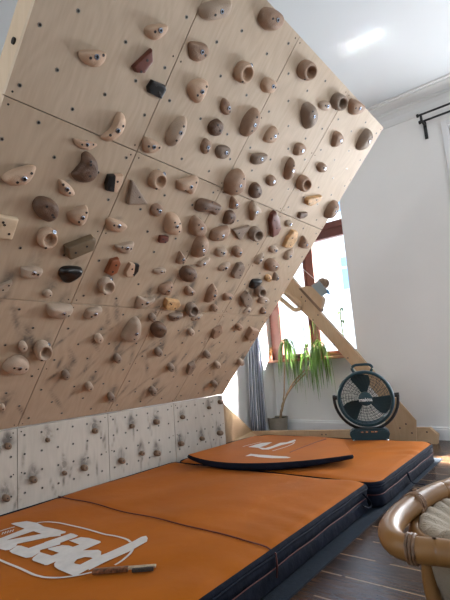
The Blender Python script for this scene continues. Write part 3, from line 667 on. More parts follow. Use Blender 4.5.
for ci, L_ in KBX.items():
    L_.sort(key=lambda a: a[1].x); nn = len(L_)
    for i, (t, c) in enumerate(L_):
        q = {1: ['only'], 2: ['first', 'second'], 3: ['first', 'second', 'third'], 4: ['first', 'second', 'third', 'fourth'], 5: ['first', 'second', 'third', 'fourth', 'fifth'], 6: ['first', 'second', 'third', 'fourth', 'fifth', 'sixth']}.get(nn, ['first', 'second', 'third', 'fourth', 'fifth', 'sixth', 'seventh', 'eighth'])[i]
        t['label'] = 'round brown foothold, %s from the left on the %s vertical kickboard panel, %s half' % (q, COLN[ci], 'upper' if c.y > -.17 else 'lower')

for ri in range(3):
    for ci in range(4):
        nuts = []
        ox = (CC[ci+1]-CC[ci]-.0833*5)/2-(.004 if ri == 0 else 0); oy = .042+(.008 if ri == 0 else 0)
        for k in range(6):
            for j in range(8):
                if (k+j) % 2 == 0: nuts.append((CC[ci]+ox+k*.0833, RR[ri]+oy+j*(.0845 if ri < 2 else .0838)))
        board_panel('plywood_panel', CC[ci], CC[ci+1], RR[ri], RR[ri+1], MB_, PLYS if ri < 2 else PLY,
                    'birch plywood climbing panel, %s row, %s from the left%s' % (ROWN[ri], {0: 'first', 1: 'second', 2: 'third', 3: 'fourth'}[ci], ', with shoe smears' if ri == 0 else ''), 'overhanging climbing panels', FOOT, nuts)
KZ0 = -.400
for ci in range(4):
    nuts = [(CC[ci]+.033+k*.0833, -.040-.0847*j) for k in range(6) for j in range(4)]
    board_panel('kickboard', CC[ci], CC[ci+1], KZ0, -.003, MK_, PLYK,
                'pale vertical kickboard panel with black shoe smears, %s from the left' % {0: 'first', 1: 'second', 2: 'third', 3: 'fourth'}[ci], 'vertical kickboard panels', KFOOT, nuts)
# supporting frame behind the board
fr = empty('board_frame', (0, 0, FZ), 0, 'pale timber frame that carries the overhanging climbing board', 'frame')
def fp(name, a, b_, M, m=PINE):
    bm = nbm(); box(bm, a, b_, M, bevel=.003); o = obj(name, bm, m, fr); o.matrix_parent_inverse = Matrix.Translation((0, 0, -FZ)); return o
FRAMEM = plywood('frame_timber', (.50, .39, .27), (.62, .50, .36))
for y in (-1.976, -1.5225, -1.024, -.5225, -.049): fp('rail', (y, .03, -.115), (y+.045, 2.028, -.0185), MB_, FRAMEM)
for r in (1.98, RR[1]-.022, RR[2]-.022): fp('cross_rail', (-1.93, r, -.10), (-.05, r+.045, -.0185), MB_, FRAMEM)  # the two behind the panel seams are added to block light from the back
for y in (-1.976, -1.02, -.049): fp('upright', (y, FZ, -.075), (y+(.045 if y < -.1 else .063), -.01, -.0185), MK_, PINE)
bm = nbm(); q = hit(14, 41, 1, -1.977); lathe(bm, [(.010, -.002), (.010, .004), (.004, .005), (.0001, .005)], 12, Matrix.Translation(q) @ Matrix.Rotation(pi/2, 4, 'X')); o = obj('bolt', bm, DARK, fr); o.matrix_parent_inverse = Matrix.Translation((0, 0, -FZ))

# ------------------------------------------------------------ timber stand with strut, by the far wall
YS = 1.0; YS2 = 1.05
st = empty('timber_stand', (.4, YS, FZ), 0, 'diagonal pine strut on a floor beam with gusset plates, in front of the niche window', 'stand')
def stp(name, px, m, y0=YS, y1=YS2, clampz=True):
    pts = [hit(u, v, 1, y0) for u, v in px]
    for p in pts:
        if clampz and p.z < FZ+.001: p.z = FZ
    bm = nbm(); prism(bm, [p-Vector(st.location) for p in pts], 1, y0-YS, y1-YS)
    bmesh.ops.triangulate(bm, faces=[f for f in bm.faces if len(f.verts) > 4])
    return obj(name, bm, m, st)
gp = [(hit(214, 399, 1, .42), .42), (hit(228, 412.5, 1, .68), .68), (hit(248, 431.5, 1, YS), YS), (hit(256, 445, 1, YS+.01), YS+.01), (hit(228, 446, 1, .68), .68), (hit(214, 446, 1, .42), .42)]
bm = nbm(); A = []; B = []
for p, y_ in gp:
    p = Vector((p.x, p.y, max(p.z, FZ)))-Vector(st.location); A.append(bm.verts.new(p)); B.append(bm.verts.new(p+Vector((.035, .028, 0))))
bm.faces.new(A); bm.faces.new(B[::-1])
for i in range(6): bm.faces.new([A[i], B[i], B[(i+1) % 6], A[(i+1) % 6]])
bmesh.ops.triangulate(bm, faces=[f for f in bm.faces if len(f.verts) > 4]); obj('gusset_plate', bm, PINE, st)
stp('floor_beam', [(248, 431.5), (345, 430.2), (410, 429.5), (410, 450), (258, 450)], PINE, YS+.005, YS+.05)
stp('beam_foot', [(405, 427.5), (429.5, 428), (438, 435), (438, 450), (405, 450)], PINE, YS, YS+.05)
stp('strut', [(262, 256), (282, 265), (320, 312), (355, 351), (398, 401), (388, 407), (353, 367), (313, 322), (290, 300), (262, 275)], PINE, YS, YS+.045, False)
stp('gusset_plate', [(386, 394), (397, 398.5), (416, 420.5), (417.5, 452), (386, 452)], PINE, YS-.012, YS, True)
stp('cheek_block', [(299, 288), (306, 286), (313.3, 286.7), (322.8, 298.3), (322, 304.4), (319.5, 310.5)], PINE, YS-.015, YS+.04, False)
dk = mat('groove_brown', (.20, .12, .07), .7, noise=.1)
stp('strip', [(298.5, 288.5), (301, 288), (321, 309.5), (319.5, 311.5)], dk, YS-.018, YS+.045, False)
bm = nbm(); U_ = catmull([(*p, 0) for p in [(268, 287), (280, 298), (292, 308.2), (296, 309.8), (300, 308.5), (300.6, 304.8), (298, 301.5), (287, 292), (272, 279)]], 5, closed=False)
tube(bm, [hit(p.x, p.y, 1, YS-.02)-Vector(st.location) for p in U_], .021, 8, flat=.95)
obj('slotted_arm', bm, PINE, st, angle=40)
for u, v in ((301.5, 297), (305.5, 301), (318, 315), (313, 320), (334, 345), (348, 358), (333, 349), (400, 428), (412, 433), (406, 424), (427, 432), (322, 434.5), (326, 434.5)):
    bm = nbm(); q = hit(u, v, 1, YS-.014)-Vector(st.location); lathe(bm, [(.006, 0), (.006, .003), (.0001, .003)], 10, Matrix.Translation(q) @ Matrix.Rotation(pi/2, 4, 'X')); obj('screw', bm, SCREW, st)
# winch on the strut
wl = hit(320, 288, 1, YS-.02)
wi = empty('rope_winch', wl, 0, 'small grey metal hand winch with wound strap on top of the pine strut', 'winch')
WG = mat('winch_grey', (.27, .31, .31), .5, .3)
bm = nbm(); prism(bm, [hit(u, v, 1, YS-.02)-wl for u, v in [(313, 286), (320.5, 280.7), (328, 289.5), (329, 293), (323.5, 296.8)]], 1, -.035, -.03); obj('bracket', bm, WG, wi)
bm = nbm(); q = hit(321.8, 283, 1, YS)-wl; lathe(bm, [(.010, -.03), (.044, -.03), (.046, -.02), (.036, -.018), (.036, .018), (.046, .02), (.044, .03), (.010, .03)], 28, Matrix.Translation(q+Vector((0, .03, 0))) @ Matrix.Rotation(pi/2, 4, 'X')); obj('drum', bm, mat('strap_brown', (.30, .20, .13), .7, noise=.3, nscale=50), wi, angle=40)
bm = nbm(); lathe(bm, [(.009, -.045), (.009, 0), (.0001, .0)], 12, Matrix.Translation(hit(321.3, 289, 1, YS-.02)-wl) @ Matrix.Rotation(pi/2, 4, 'X')); obj('axle', bm, DARK, wi)
bm = nbm(); prism(bm, [hit(u, v, 1, YS-.02)-wl for u, v in [(326.5, 290.5), (329, 289.5), (331, 294.5), (327, 293.5)]], 1, -.032, -.012); obj('lever', bm, mat('blue_plastic', (.10, .28, .50), .4), wi)
bm = nbm(); tube(bm, [hit(290, 257.5, 1, YS), hit(302, 268, 1, YS), hit(316, 280.5, 1, YS)], .0025, 6); tag(obj('winch_cord', bm, mat('cord_white', (.7, .7, .7), .7)), 'thin white cord running up from the winch drum behind the board', 'cord')

# ------------------------------------------------------------ mats
def in_poly(p, poly):
    c = False
    for i in range(len(poly)):
        a, b_ = poly[i-1], poly[i]
        if (a[1] > p[1]) != (b_[1] > p[1]) and p[0] < (b_[0]-a[0])*(p[1]-a[1])/(b_[1]-a[1])+a[0]: c = not c
    return c
def mat_top(x, y, seed=0):
    return .0025*sin(x*9+y*5+seed)+.002*sin(x*17-y*11+seed*2)
def rrect(x0, y0, x1, y1, r, k=6):
    out = []
    for cx, cy, a0 in ((x1-r, y1-r, 0), (x0+r, y1-r, 90), (x0+r, y0+r, 180), (x1-r, y0+r, 270)):
        for i in range(k+1): a = radians(a0+90*i/k); out.append((cx+r*cos(a), cy+r*sin(a)))
    return out
def crash_mat(name, x0, x1, y0, y1, ztop, label, fold=None, seed=0, r=.035):
    t = empty(name, ((x0+x1)/2, (y0+y1)/2, FZ+.008), 0, label, 'crash mat'); O = Vector(t.location)
    # side body
    zb = FZ+.008; hgt = ztop-zb
    bm = nbm(); ring = []
    base = rrect(x0, y0, x1, y1, r)
    dens = []
    for i in range(len(base)):
        a = Vector(base[i]); b_ = Vector(base[(i+1) % len(base)]); n = max(1, int((b_-a).length/.03))
        for k in range(n): dens.append(a.lerp(b_, k/n))
    cxy = Vector(((x0+x1)/2, (y0+y1)/2))
    def ringat(off, z, wr=0):
        o = []
        for i, p in enumerate(dens):
            # outward
            q = p+Vector(((1 if p.x > cxy.x else -1)*off if min(abs(p.x-x0), abs(p.x-x1)) < r*1.01 else 0, (1 if p.y > cxy.y else -1)*off if min(abs(p.y-y0), abs(p.y-y1)) < r*1.01 else 0))
            ww = wr*(sin(i*.9+seed)+.6*sin(i*2.3+seed))
            o.append(bm.verts.new((q.x-O.x, q.y-O.y, z-O.z+ww)))
        return o
    zs = [(-.004, zb), (.004, zb+.01), (.0, zb+hgt*.33), (.003, zb+hgt*.45), (-.004, zb+hgt*.5), (.002, zb+hgt*.55), (.004, zb+hgt*.72), (.001, zb+hgt*.78), (.004, zb+hgt*.84), (.004, ztop-.014), (-.001, ztop-.004)]
    rs = [ringat(o, z, .0012 if 0 < i < 9 else 0) for i, (o, z) in enumerate(zs)]
    n = len(dens)
    for i in range(len(rs)-1):
        for k in range(n): bm.faces.new([rs[i][k], rs[i][(k+1) % n], rs[i+1][(k+1) % n], rs[i+1][k]])
    bm.faces.new(rs[0][::-1])
    obj('side_fabric', bm, NAVY, t, smooth=True)
    # top cover
    bm = nbm(); nx = 64; ny = int((y1-y0)/.022); g = []
    for j in range(ny+1):
        row = []
        for i in range(nx+1):
            u = i/nx; v = j/ny; x = x0+(x1-x0)*u; y = y0+(y1-y0)*v
            # squash to rounded rectangle
            ex = min(x-x0, x1-x); ey = min(y-y0, y1-y)
            if ex < r and ey < r:
                cx_ = x0+r if x < cxy.x else x1-r; cy_ = y0+r if y < cxy.y else y1-r; d = Vector((x-cx_, y-cy_)); mxx = max(abs(d.x), abs(d.y))
                if d.length > 1e-6: d = d*(mxx/d.length)
                x, y = cx_+d.x, cy_+d.y
            e = min(ex, ey); z = ztop+mat_top(x, y, seed)
            # wrinkles pulled from the long side
            wr = (math.exp(-(x1-x)/.20)*.0045*sin(y*38+3*sin(x*8+y*3)+4*sin(y*5.3)+seed)*(.45+.55*sin(y*11.7+seed*3))+math.exp(-(x1-x)/.09)*.0025*sin(y*83+x*26+3*sin(y*17))*(.5+.5*sin(y*9.1)))
            z += wr
            if fold is not None: z -= .008*math.exp(-((y-fold)/.008)**2)
            z -= .012*math.exp(-e/.012) if e < .05 else 0
            row.append(bm.verts.new((x-O.x, y-O.y, z-O.z)))
        g.append(row)
    for j in range(ny):
        for i in range(nx): bm.faces.new([g[j][i], g[j][i+1], g[j+1][i+1], g[j+1][i]])
    obj('top_cover', bm, ORANGE, t, smooth=True)
    # zip seam along the visible side
    for f_, nm_, mm in ((.5, 'zip', PIPING), (.80, 'piping', NAVY)):
        bm = nbm(); pts = [(p.x-O.x+(.004 if p.x > cxy.x else -.004)*(abs(p.x-x1) < r or abs(p.x-x0) < r), p.y-O.y+(.004 if p.y > cxy.y else -.004)*(abs(p.y-y1) < r or abs(p.y-y0) < r), zb+hgt*f_-O.z+.0015*sin(i*.7)) for i, p in enumerate(dens)]
        tube(bm, pts, .0015 if f_ == .5 else .004, 6, closed=True); obj(nm_, bm, mm, t, smooth=True)
    return t
Z1 = -.350
m1 = crash_mat('crash_mat', .012, 1.232, -3.1, -.535, Z1, 'orange and navy crash mat with white lettering, nearest the camera below the board', fold=-1.315, seed=.4)
m2 = crash_mat('crash_mat', .012, 1.275, -.525, .462, Z1-.003, 'orange and navy crash mat at the far end, partly under the thin folded pad', seed=2.1, r=.07)
for mm_, g_ in ((m1, 1), (m2, 1)): mm_['group'] = 'thick crash mats on the floor'
# fold piping and its loose end
O1 = Vector(m1.location)
bm = nbm(); pts = []
for i in range(60):
    x = .02+1.19*i/59; pts.append(Vector((x, -1.315+.006*sin(x*4), Z1+.0015+mat_top(x, -1.315, .4)-(.012*math.exp(-(1.232-x)/.012) if x > 1.15 else 0)))-O1)
pts += [Vector((1.238, -1.316, Z1-.02))-O1, Vector((1.241, -1.318, Z1-.05))-O1, Vector((1.240, -1.325, Z1-.085))-O1]
tube(bm, pts, .0026, 6); obj('fold_piping', bm, PIPING, m1, smooth=True)
# lettering (flat print on the fabric)
c1 = lambda L_: [(x/7.5, 515+y/7.5) for x, y in L_]
c2 = lambda L_: [(45+x/7.5, 515+y/7.5) for x, y in L_]
c3 = lambda L_: [(90+x/6.43, 525+y/6.43) for x, y in L_]
LG = [c1([(80, 70), (110, 62), (200, 50), (275, 62), (332, 92), (310, 108), (250, 126), (50, 193), (20, 215), (-20, 245), (-40, 205), (0, 180), (185, 107)]),
      c1([(332, 92), (360, 97), (455, 118), (455, 162), (370, 170), (130, 221), (120, 240), (75, 266), (40, 270), (-30, 252), (-30, 212), (50, 194), (312, 146), (252, 126)]),
      c2([(-5, 97), (60, 105), (158, 130), (150, 140), (-5, 181)]),
      c2([(190, 143), (210, 145), (248, 160), (235, 170), (-5, 258), (-5, 210)]),
      c1([(452, 172), (215, 254), (185, 245), (160, 236), (130, 235), (70, 276), (90, 292), (195, 328), (240, 322), (300, 285), (300, 270), (452, 226)]),
      c2([(180, 198), (270, 172), (330, 178), (415, 202), (420, 212), (285, 272), (110, 350), (70, 360), (20, 382), (-5, 383), (-5, 296), (50, 312), (105, 290), (20, 262), (30, 254), (130, 232), (180, 235), (210, 245), (258, 228)]),
      c1([(300, 285), (250, 325), (240, 340), (250, 350), (340, 382), (370, 377), (452, 330), (452, 300), (390, 312)]),
      c2([(285, 272), (400, 268), (422, 280), (420, 308), (452, 296), (452, 345), (300, 427), (262, 380), (358, 332), (345, 325), (300, 322), (240, 340), (218, 365), (88, 352), (110, 345)]),
      c2([(217, 364), (225, 373), (263, 380), (301, 427), (240, 460), (210, 462), (100, 415), (72, 395), (68, 375), (88, 350)]),
      c3([(0, 248), (96, 192), (270, 115), (330, 82), (360, 75), (372, 90), (366, 113), (250, 178), (96, 246), (-10, 300)])]
def put_print(polys, lines, zfun, O, parent, lift=.0012, lw=.004):
    from mathutils.geometry import tessellate_polygon
    bm = nbm()
    def on(u, v):
        z = zfun(.6, -1.6)
        for _ in range(5):
            p = hit(u, v, 2, z); z = zfun(p.x, p.y)
        return p
    for k, poly in enumerate(polys):
        # densify for draping
        P = []
        for i in range(len(poly)):
            a = Vector(poly[i]); b_ = Vector(poly[(i+1) % len(poly)]); n = max(1, int((b_-a).length/3))
            for q in range(n): P.append(a.lerp(b_, q/n))
        W_ = [on(p.x, p.y) for p in P]; vs = [bm.verts.new(w_-O+Vector((0, 0, lift+.0001*k))) for w_ in W_]
        for tri in tessellate_polygon([[Vector((p.x, p.y, 0)) for p in P]]):
            try: bm.faces.new([vs[i] for i in tri])
            except ValueError: pass
    for ln, ww in lines:
        P = catmull([(*p, 0) for p in ln], 5, closed=False); W_ = [on(p.x, p.y) for p in P]; pv = None
        for i, p in enumerate(W_):
            t = (W_[min(i+1, len(W_)-1)]-W_[max(i-1, 0)]); s = Vector((-t.y, t.x, 0)).normalized()*ww
            cur = [bm.verts.new(p-O+s+Vector((0, 0, lift))), bm.verts.new(p-O-s+Vector((0, 0, lift)))]
            if pv: bm.faces.new([pv[0], pv[1], cur[1], cur[0]])
            pv = cur
    for f in bm.faces:
        f.normal_update()
        if f.normal.z < 0: f.normal_flip()
    me = D.meshes.new('printed_lettering'); bm.to_mesh(me); bm.free(); me.materials.append(LOGO)
    return tag(link(D.objects.new('printed_lettering', me), parent), 'white printed lettering')
z1f = lambda x, y: Z1+mat_top(x, y, .4)+(math.exp(-(1.232-x)/.20)*.0045*sin(y*38+3*sin(x*8+y*3)+4*sin(y*5.3)+.4)*(.45+.55*sin(y*11.7+1.2)))
put_print(LG, [([(14.7, 527.3), (0, 531.7), (-16, 538), (-22, 546), (-14, 553.5), (0, 560.7), (20, 569), (33, 575), (40, 577), (45, 578), (58, 578.4), (72, 577), (82, 575.2), (91.7, 573)], .0042),
               ([(114.9, 565.7), (121, 562), (127.3, 556.9), (131, 553), (132.8, 549.5)], .0042),
               ([(36.7, 523.3), (46.7, 522.4), (58.3, 523.3), (70, 525.7), (85, 529.2), (95, 532), (105, 534.9), (112, 536), (119.5, 537.6), (127.3, 540.2), (130.7, 542.9)], .0042)] +
              [([(2+q*2.6, 535.2-q*.7), (3.2+q*2.6, 532.6-q*.7)], .0016) for q in range(5)] + [([(2.6+q*2.6, 533.2-q*.7), (4.2+q*2.6, 533.4-q*.7)], .0016) for q in range(4)], z1f, O1, m1, lift=.0022)
# handle strap at the mat joint
bm = nbm(); pts = [hit(u, v, 0, 1.245)-O1 for u, v in ((363, 494), (368, 499), (371, 504), (369, 508), (363, 506))]; tube(bm, catmull(pts, 4, False), .006, 8, flat=.5); obj('carry_strap', bm, NAVY, m1, smooth=True)
O2 = Vector(m2.location)
bm = nbm(); pts = [Vector((1.278, -.12, -.40)), Vector((1.295, -.13, -.44)), Vector((1.31, -.12, FZ+.022)), Vector((1.345, -.10, FZ+.016)), Vector((1.37, -.12, FZ+.014))]; tube(bm, [p-O2 for p in catmull(pts, 4, False)], .007, 8, flat=.5); obj('carry_strap', bm, NAVY, m2, smooth=True)
# rubber underlay
bm = nbm(); box(bm, (-.0, -3.3, FZ), (1.292, .545, FZ+.006)); tag(obj('rubber_underlay', bm, RUBBER), 'dark grey rubber underlay strip showing along the side of the crash mats', 'mat')
# thin curved pad on top
PA = Vector((.20, -.60)); PB = Vector((1.06, -.27)); PD = Vector((.13, .18)); PC = Vector((.80, .20))
ztm = Z1-.008+.008
def pad_pt(u, v, top):
    lift = (.038 if u < .5 else .028)*abs(2*u-1)**2.2*(1-.75*v)+.004
    bul = Vector((0, -.14))*(1-(2*u-1)**2)*(1-v)
    p = PA.lerp(PB, u).lerp(PD.lerp(PC, u), v)+bul
    return Vector((p.x, p.y, ztm+lift+((.020+.018*(1-(2*u-1)**2)) if top else 0)))
pt = empty('folding_pad', (.6, -.1, ztm), 0, 'thin orange pad with black edges and faded lettering, curling up on the crash mats', 'pad'); OP = Vector(pt.location)
bm = nbm(); nu, nv = 40, 20; T = [[bm.verts.new(pad_pt(i/nu, j/nv, True)-OP) for i in range(nu+1)] for j in range(nv+1)]
for j in range(nv):
    for i in range(nu): bm.faces.new([T[j][i], T[j][i+1], T[j+1][i+1], T[j+1][i]])
obj('top_cover', bm, ORANGE, pt, smooth=True)
bm = nbm(); lo = [[bm.verts.new(pad_pt(i/nu, j/nv, False)-OP) for i in range(nu+1)] for j in range(nv+1)]
for j in range(nv):
    for i in range(nu): bm.faces.new([lo[j][i], lo[j+1][i], lo[j+1][i+1], lo[j][i+1]])
def edge_pts(fn):
    out = [fn(0, i) for i in range(nu)]+[fn(j, nu) for j in range(nv)]+[fn(nv, nu-i) for i in range(nu)]+[fn(nv-j, 0) for j in range(nv)]
    return out
E0 = edge_pts(lambda j, i: lo[j][i]); ET = [bm.verts.new(pad_pt(*q, True)-OP-Vector((0, 0, .0005))) for q in edge_pts(lambda j, i: (i/nu, j/nv))]
EM = []
cen = Vector((.6, -.15, 0))-Vector((OP.x, OP.y, 0))
for a, b_ in zip(E0, ET):
    mid = (a.co+b_.co)/2; d = Vector((mid.x-cen.x, mid.y-cen.y, 0)).normalized(); EM.append(bm.verts.new(mid+d*.006))
for A, B in ((E0, EM), (EM, ET)):
    for k in range(len(A)): bm.faces.new([A[k], A[(k+1) % len(A)], B[(k+1) % len(A)], B[k]])
obj('underside_and_edge', bm, NAVY, pt, smooth=True)
def padz(x, y):
    # invert bilinear roughly
    best = None
    for i in range(21):
        for j in range(11):
            p = pad_pt(i/20, j/10, True); d = (p.x-x)**2+(p.y-y)**2
            if best is None or d < best[0]: best = (d, p.z)
    return best[1]
c4 = lambda L_: [(235+x/6.43, 430+y/6.43) for x, y in L_]
put_print([c4([(85, 110), (130, 96), (175, 84), (240, 80), (200, 100), (160, 113), (195, 118), (240, 105), (290, 84), (335, 80), (385, 62), (392, 70), (370, 82), (300, 98), (215, 127), (175, 127), (150, 116)]),
           c4([(65, 170), (100, 155), (150, 160), (200, 163), (260, 168), (330, 172), (360, 178), (340, 183), (240, 183), (150, 176), (110, 168)])],
          [(c4([(50, 108), (110, 92), (170, 78)]), .0035), (c4([(240, 136), (320, 112), (370, 92), (382, 80)]), .0035)], padz, OP, pt, lift=.0015)
bm = nbm(); pl = [(326, 439.3), (314, 443), (300, 448.5), (290, 452.5)]; 
fp3 = []
for u, v in pl:
    z = -.32
    for _ in range(4): p = hit(u, v, 2, z); z = padz(p.x, p.y)
    fp3.append(Vector((p.x, p.y, z+.001))-OP)
tube(bm, fp3, .0022, 6); obj('fold_seam', bm, PIPING, pt)
# climbing brush on the near mat
a = hit(93, 572.5, 2, Z1+.006); b_ = hit(156, 567.5, 2, Z1+.006)
br = empty('climbing_brush', a, 0, 'slim climbing brush with a mottled brown handle lying across the white lettering', 'brush'); d = b_-a; d.z = 0; nl = d.length; dx = d.normalized(); sd = Vector((-dx.y, dx.x, 0))
def bx(u0, u1, w0, w1, z0, z1, name, m, bevel=.0015):
    bm = nbm(); M = Matrix(((dx.x, sd.x, 0, 0), (dx.y, sd.y, 0, 0), (0, 0, 1, 0), (0, 0, 0, 1))); box(bm, (u0*nl, w0, z0), (u1*nl, w1, z1), M, bevel=bevel); return obj(name, bm, m, br, angle=40)
bx(0, .56, -.0085, .0085, -.003, .0085, 'handle', mat('figured_wood_handle', (.16, .065, .03), .35, noise=.7, nscale=90))
bx(.52, 1.0, -.006, .008, .001, .0075, 'brush_back', mat('pale_brush_back', (.50, .40, .28), .4, noise=.3, nscale=60))
bx(.63, .97, -.016, -.005, -.003, .006, 'bristles', mat('dark_bristles', (.05, .035, .025), .8, noise=.4, nscale=200, bump=.6, bscale=600))

# ------------------------------------------------------------ fan
FY = .46; fc = hit(365.4, 398, 1, FY); dist = (fc-CP).dot(CF); FR = 27.3/FPX*dist
rz = atan2((CP-fc).y, (CP-fc).x)+pi/2
fan = empty('desk_fan', (fc.x, fc.y, FZ+.006), rz, 'dark teal round cordless fan with carry handle standing behind the far mat', 'fan'); hc = fc.z-(FZ+.006)
F = lambda x, z, y=0: Vector((x, y, z+hc))
MFX = Matrix.Translation((0, 0, hc)) @ Matrix.Rotation(pi/2, 4, 'X')      # lathe axis -> -Y (towards camera)
bm = nbm(); lathe(bm, [(FR*.89, .052), (FR*.93, .056), (FR*.98, .05), (FR, .035), (FR, -.03), (FR*.96, -.05), (FR*.86, -.052), (FR*.86, -.045), (FR*.93, -.03), (FR*.93, .03)], 56, MFX, closed=True)
obj('housing_ring', bm, TEAL, fan, smooth=True)
bm = nbm()
for k in range(13):
    r_ = FR*(.30+.60*k/12); pts = [F(r_*cos(a), r_*sin(a), -.052-.012*(1-(r_/FR)**2)) for a in [2*pi*i/48 for i in range(48)]]; tube(bm, pts, .0011, 4, closed=True, ref=Vector((0, 1, 0)))
for k in range(36):
    a = 2*pi*k/36; pts = [F(FR*s*cos(a+.5*(s-.3)), FR*s*sin(a+.5*(s-.3)), -.053-.012*(1-s*s)) for s in (.26, .45, .65, .9)]; tube(bm, pts, .0011, 4, ref=Vector((0, 1, 0)))
obj('front_grille', bm, TEALD, fan)
bm = nbm()
for k in range(16):
    a = 2*pi*k/16; tube(bm, [F(FR*.15*cos(a), FR*.15*sin(a), .045), F(FR*.88*cos(a), FR*.88*sin(a), .045)], .0012, 4, ref=Vector((0, 1, 0)))
for r_ in [FR*.1*k for k in range(3, 9)]: tube(bm, [F(r_*cos(a), r_*sin(a), .045) for a in [2*pi*i/48 for i in range(48)]], .0011, 4, closed=True, ref=Vector((0, 1, 0)))
obj('rear_grille', bm, TEALD, fan)
bm = nbm(); lathe(bm, [(.0001, .072), (FR*.18, .071), (FR*.245, .066), (FR*.25, .058), (FR*.25, .05), (.0001, .05)], 40, MFX); hub = obj('hub', bm, TEAL, fan, angle=40)
for a0 in (97, -22, 217):
    bm = nbm(); poly = []
    A0 = radians(a0)
    for s, w0, w1 in ((.16, -.45, .45), (.3, -.48, .42), (.5, -.50, .44), (.7, -.46, .46), (.84, -.34, .46), (.88, -.1, .38)):
        poly.append((s, w0, w1))
    prev = None; V = []
    for s, w0, w1 in poly:
        row = []
        for q in range(7):
            a = A0+w0+(w1-w0)*q/6; row.append(F(FR*s*cos(a), FR*s*sin(a), -.015+.03*(q/6-.5)))
        V.append(row)
    G = [[[bm.verts.new(p+Vector((0, o, 0))) for p in row] for row in V] for o in (0, .003)]
    for o in (0, 1):
        for i in range(5):
            for q in range(6): bm.faces.new([G[o][i][q], G[o][i][q+1], G[o][i+1][q+1], G[o][i+1][q]])
    for i in range(5):
        for q in (0, 6): bm.faces.new([G[0][i][q], G[1][i][q], G[1][i+1][q], G[0][i+1][q]])
    for q in range(6):
        for i in (0, 5): bm.faces.new([G[0][i][q], G[1][i][q], G[1][i][q+1], G[0][i][q+1]])
    obj('blade', bm, TEALD, fan, smooth=True, angle=40)
bm = nbm(); lathe(bm, [(.0001, .02), (FR*.2, .02), (FR*.2, -.044), (.0001, -.044)], 24, MFX); obj('motor', bm, TEALD, fan, angle=40)
bm = nbm(); pts = catmull([F(-.30*FR, .95*FR), F(-.36*FR, 1.10*FR), F(-.25*FR, 1.20*FR), F(.0, 1.215*FR), F(.25*FR, 1.20*FR), F(.36*FR, 1.10*FR), F(.30*FR, .95*FR)], 5, False); tube(bm, pts, .0095, 10); obj('carry_handle', bm, TEAL, fan, smooth=True)
bm = nbm(); pts = [F(FR*1.12*cos(a), FR*1.12*sin(a)+.0*FR) for a in [radians(180-8+x_) for x_ in range(0, 197, 8)]]; tube(bm, pts, .010, 10, ref=Vector((0, 1, 0))); obj('tilt_bracket', bm, BLACK, fan, smooth=True)
for s in (-1, 1):
    bm = nbm(); lathe(bm, [(.0001, -.02), (.014, -.02), (.016, .012), (.0001, .014)], 16, Matrix.Translation(F(s*FR*1.10, .06*FR)) @ Matrix.Rotation(s*pi/2, 4, 'Y')); obj('tilt_knob', bm, BLACK, fan, angle=40)
bw = FR*.70
bm = nbm(); zt = -FR*1.07; prof = [(-bw*.8, zt), (bw*.8, zt), (bw, zt-.025), (bw*.85, zt-.075), (-bw*.85, zt-.075), (-bw, zt-.025)]
A = [bm.verts.new(F(x, z, -.06)) for x, z in prof]; B = [bm.verts.new(F(x, z, .06)) for x, z in prof]
bm.faces.new(A); bm.faces.new(B[::-1])
for i in range(6): bm.faces.new([A[i], B[i], B[(i+1) % 6], A[(i+1) % 6]])
bmesh.ops.bevel(bm, geom=list(bm.edges), offset=.006, segments=2, affect='EDGES'); base = obj('battery_base', bm, TEAL, fan, angle=40)
for s in (-.35, -.12, .15, .32):
    bm = nbm(); box(bm, F(s*bw-.008, zt-.018, -.063), F(s*bw+.008, zt-.012, -.059)); obj('button', bm, CHROME, base)
for s in (-1, 1):
    bm = nbm(); zz = -hc+.008
    tube(bm, [F(s*bw*.75, zt-.05, -.05), F(s*bw*1.15, zz, -.09), F(s*bw*1.15, zz, .09), F(s*bw*.75, zt-.05, .05)], .007, 8, ref=Vector((1, 0, 0))); obj('leg', bm, CHROME, fan, smooth=True)
cu = D.curves.new('lettering', 'FONT'); cu.body = 'makita'; cu.size = FR*.17; cu.align_x = 'CENTER'; cu.align_y = 'CENTER'; cu.extrude = .0008; cu.offset = .0006
to = D.objects.new('tmp', cu); COL.objects.link(to); bpy.context.view_layer.update()
me = D.meshes.new_from_object(to.evaluated_get(bpy.context.evaluated_depsgraph_get())); D.objects.remove(to)
me.materials.append(mat('lettering_white', (.8, .85, .85), .5)); q = link(D.objects.new('lettering', me), hub); q.location = F(0, -.005, -.0735); q.rotation_euler = (pi/2, 0, 0); q['label'] = 'small white lettering'

# ------------------------------------------------------------ niche plants and curtain
def pot(bm, r0, r1, h, wall=.006, M=None):
    lathe(bm, [(r0*.2, 0), (r0, 0), (r1, h), (r1-wall, h), (r1-wall-.002, h*.88), (r1*.2, h*.88)], 36, M)
PY = 1.26; pc = hit(277.5, 417, 1, PY)
dra = empty('potted_dracaena', (pc.x, PY, FZ), 0, 'tall dracaena with drooping green leaves in a grey-brown pot below the window', 'plant')
ph_ = pc.z-FZ
bm = nbm(); pot(bm, .085, .102, ph_); pp = obj('pot', bm, STONE, dra, angle=40)
bm = nbm(); lathe(bm, [(.094, ph_*.86), (.094, ph_*.9), (.0001, ph_*.91)], 24); obj('soil', bm, SOIL, dra)
dl = lambda u, v, y: hit(u, v, 1, y)-Vector(dra.location)
stems = [([(280, 422), (281, 410), (284, 395), (284.5, 370), (286, 352), (286, 338)], PY, PY), ([(281, 418), (284, 402), (290, 390), (299, 380), (308, 370), (315, 352), (317, 342)], PY, PY-.05), ([(286, 396), (293, 383), (303, 372), (311, 362), (314, 345)], PY, PY-.02)]
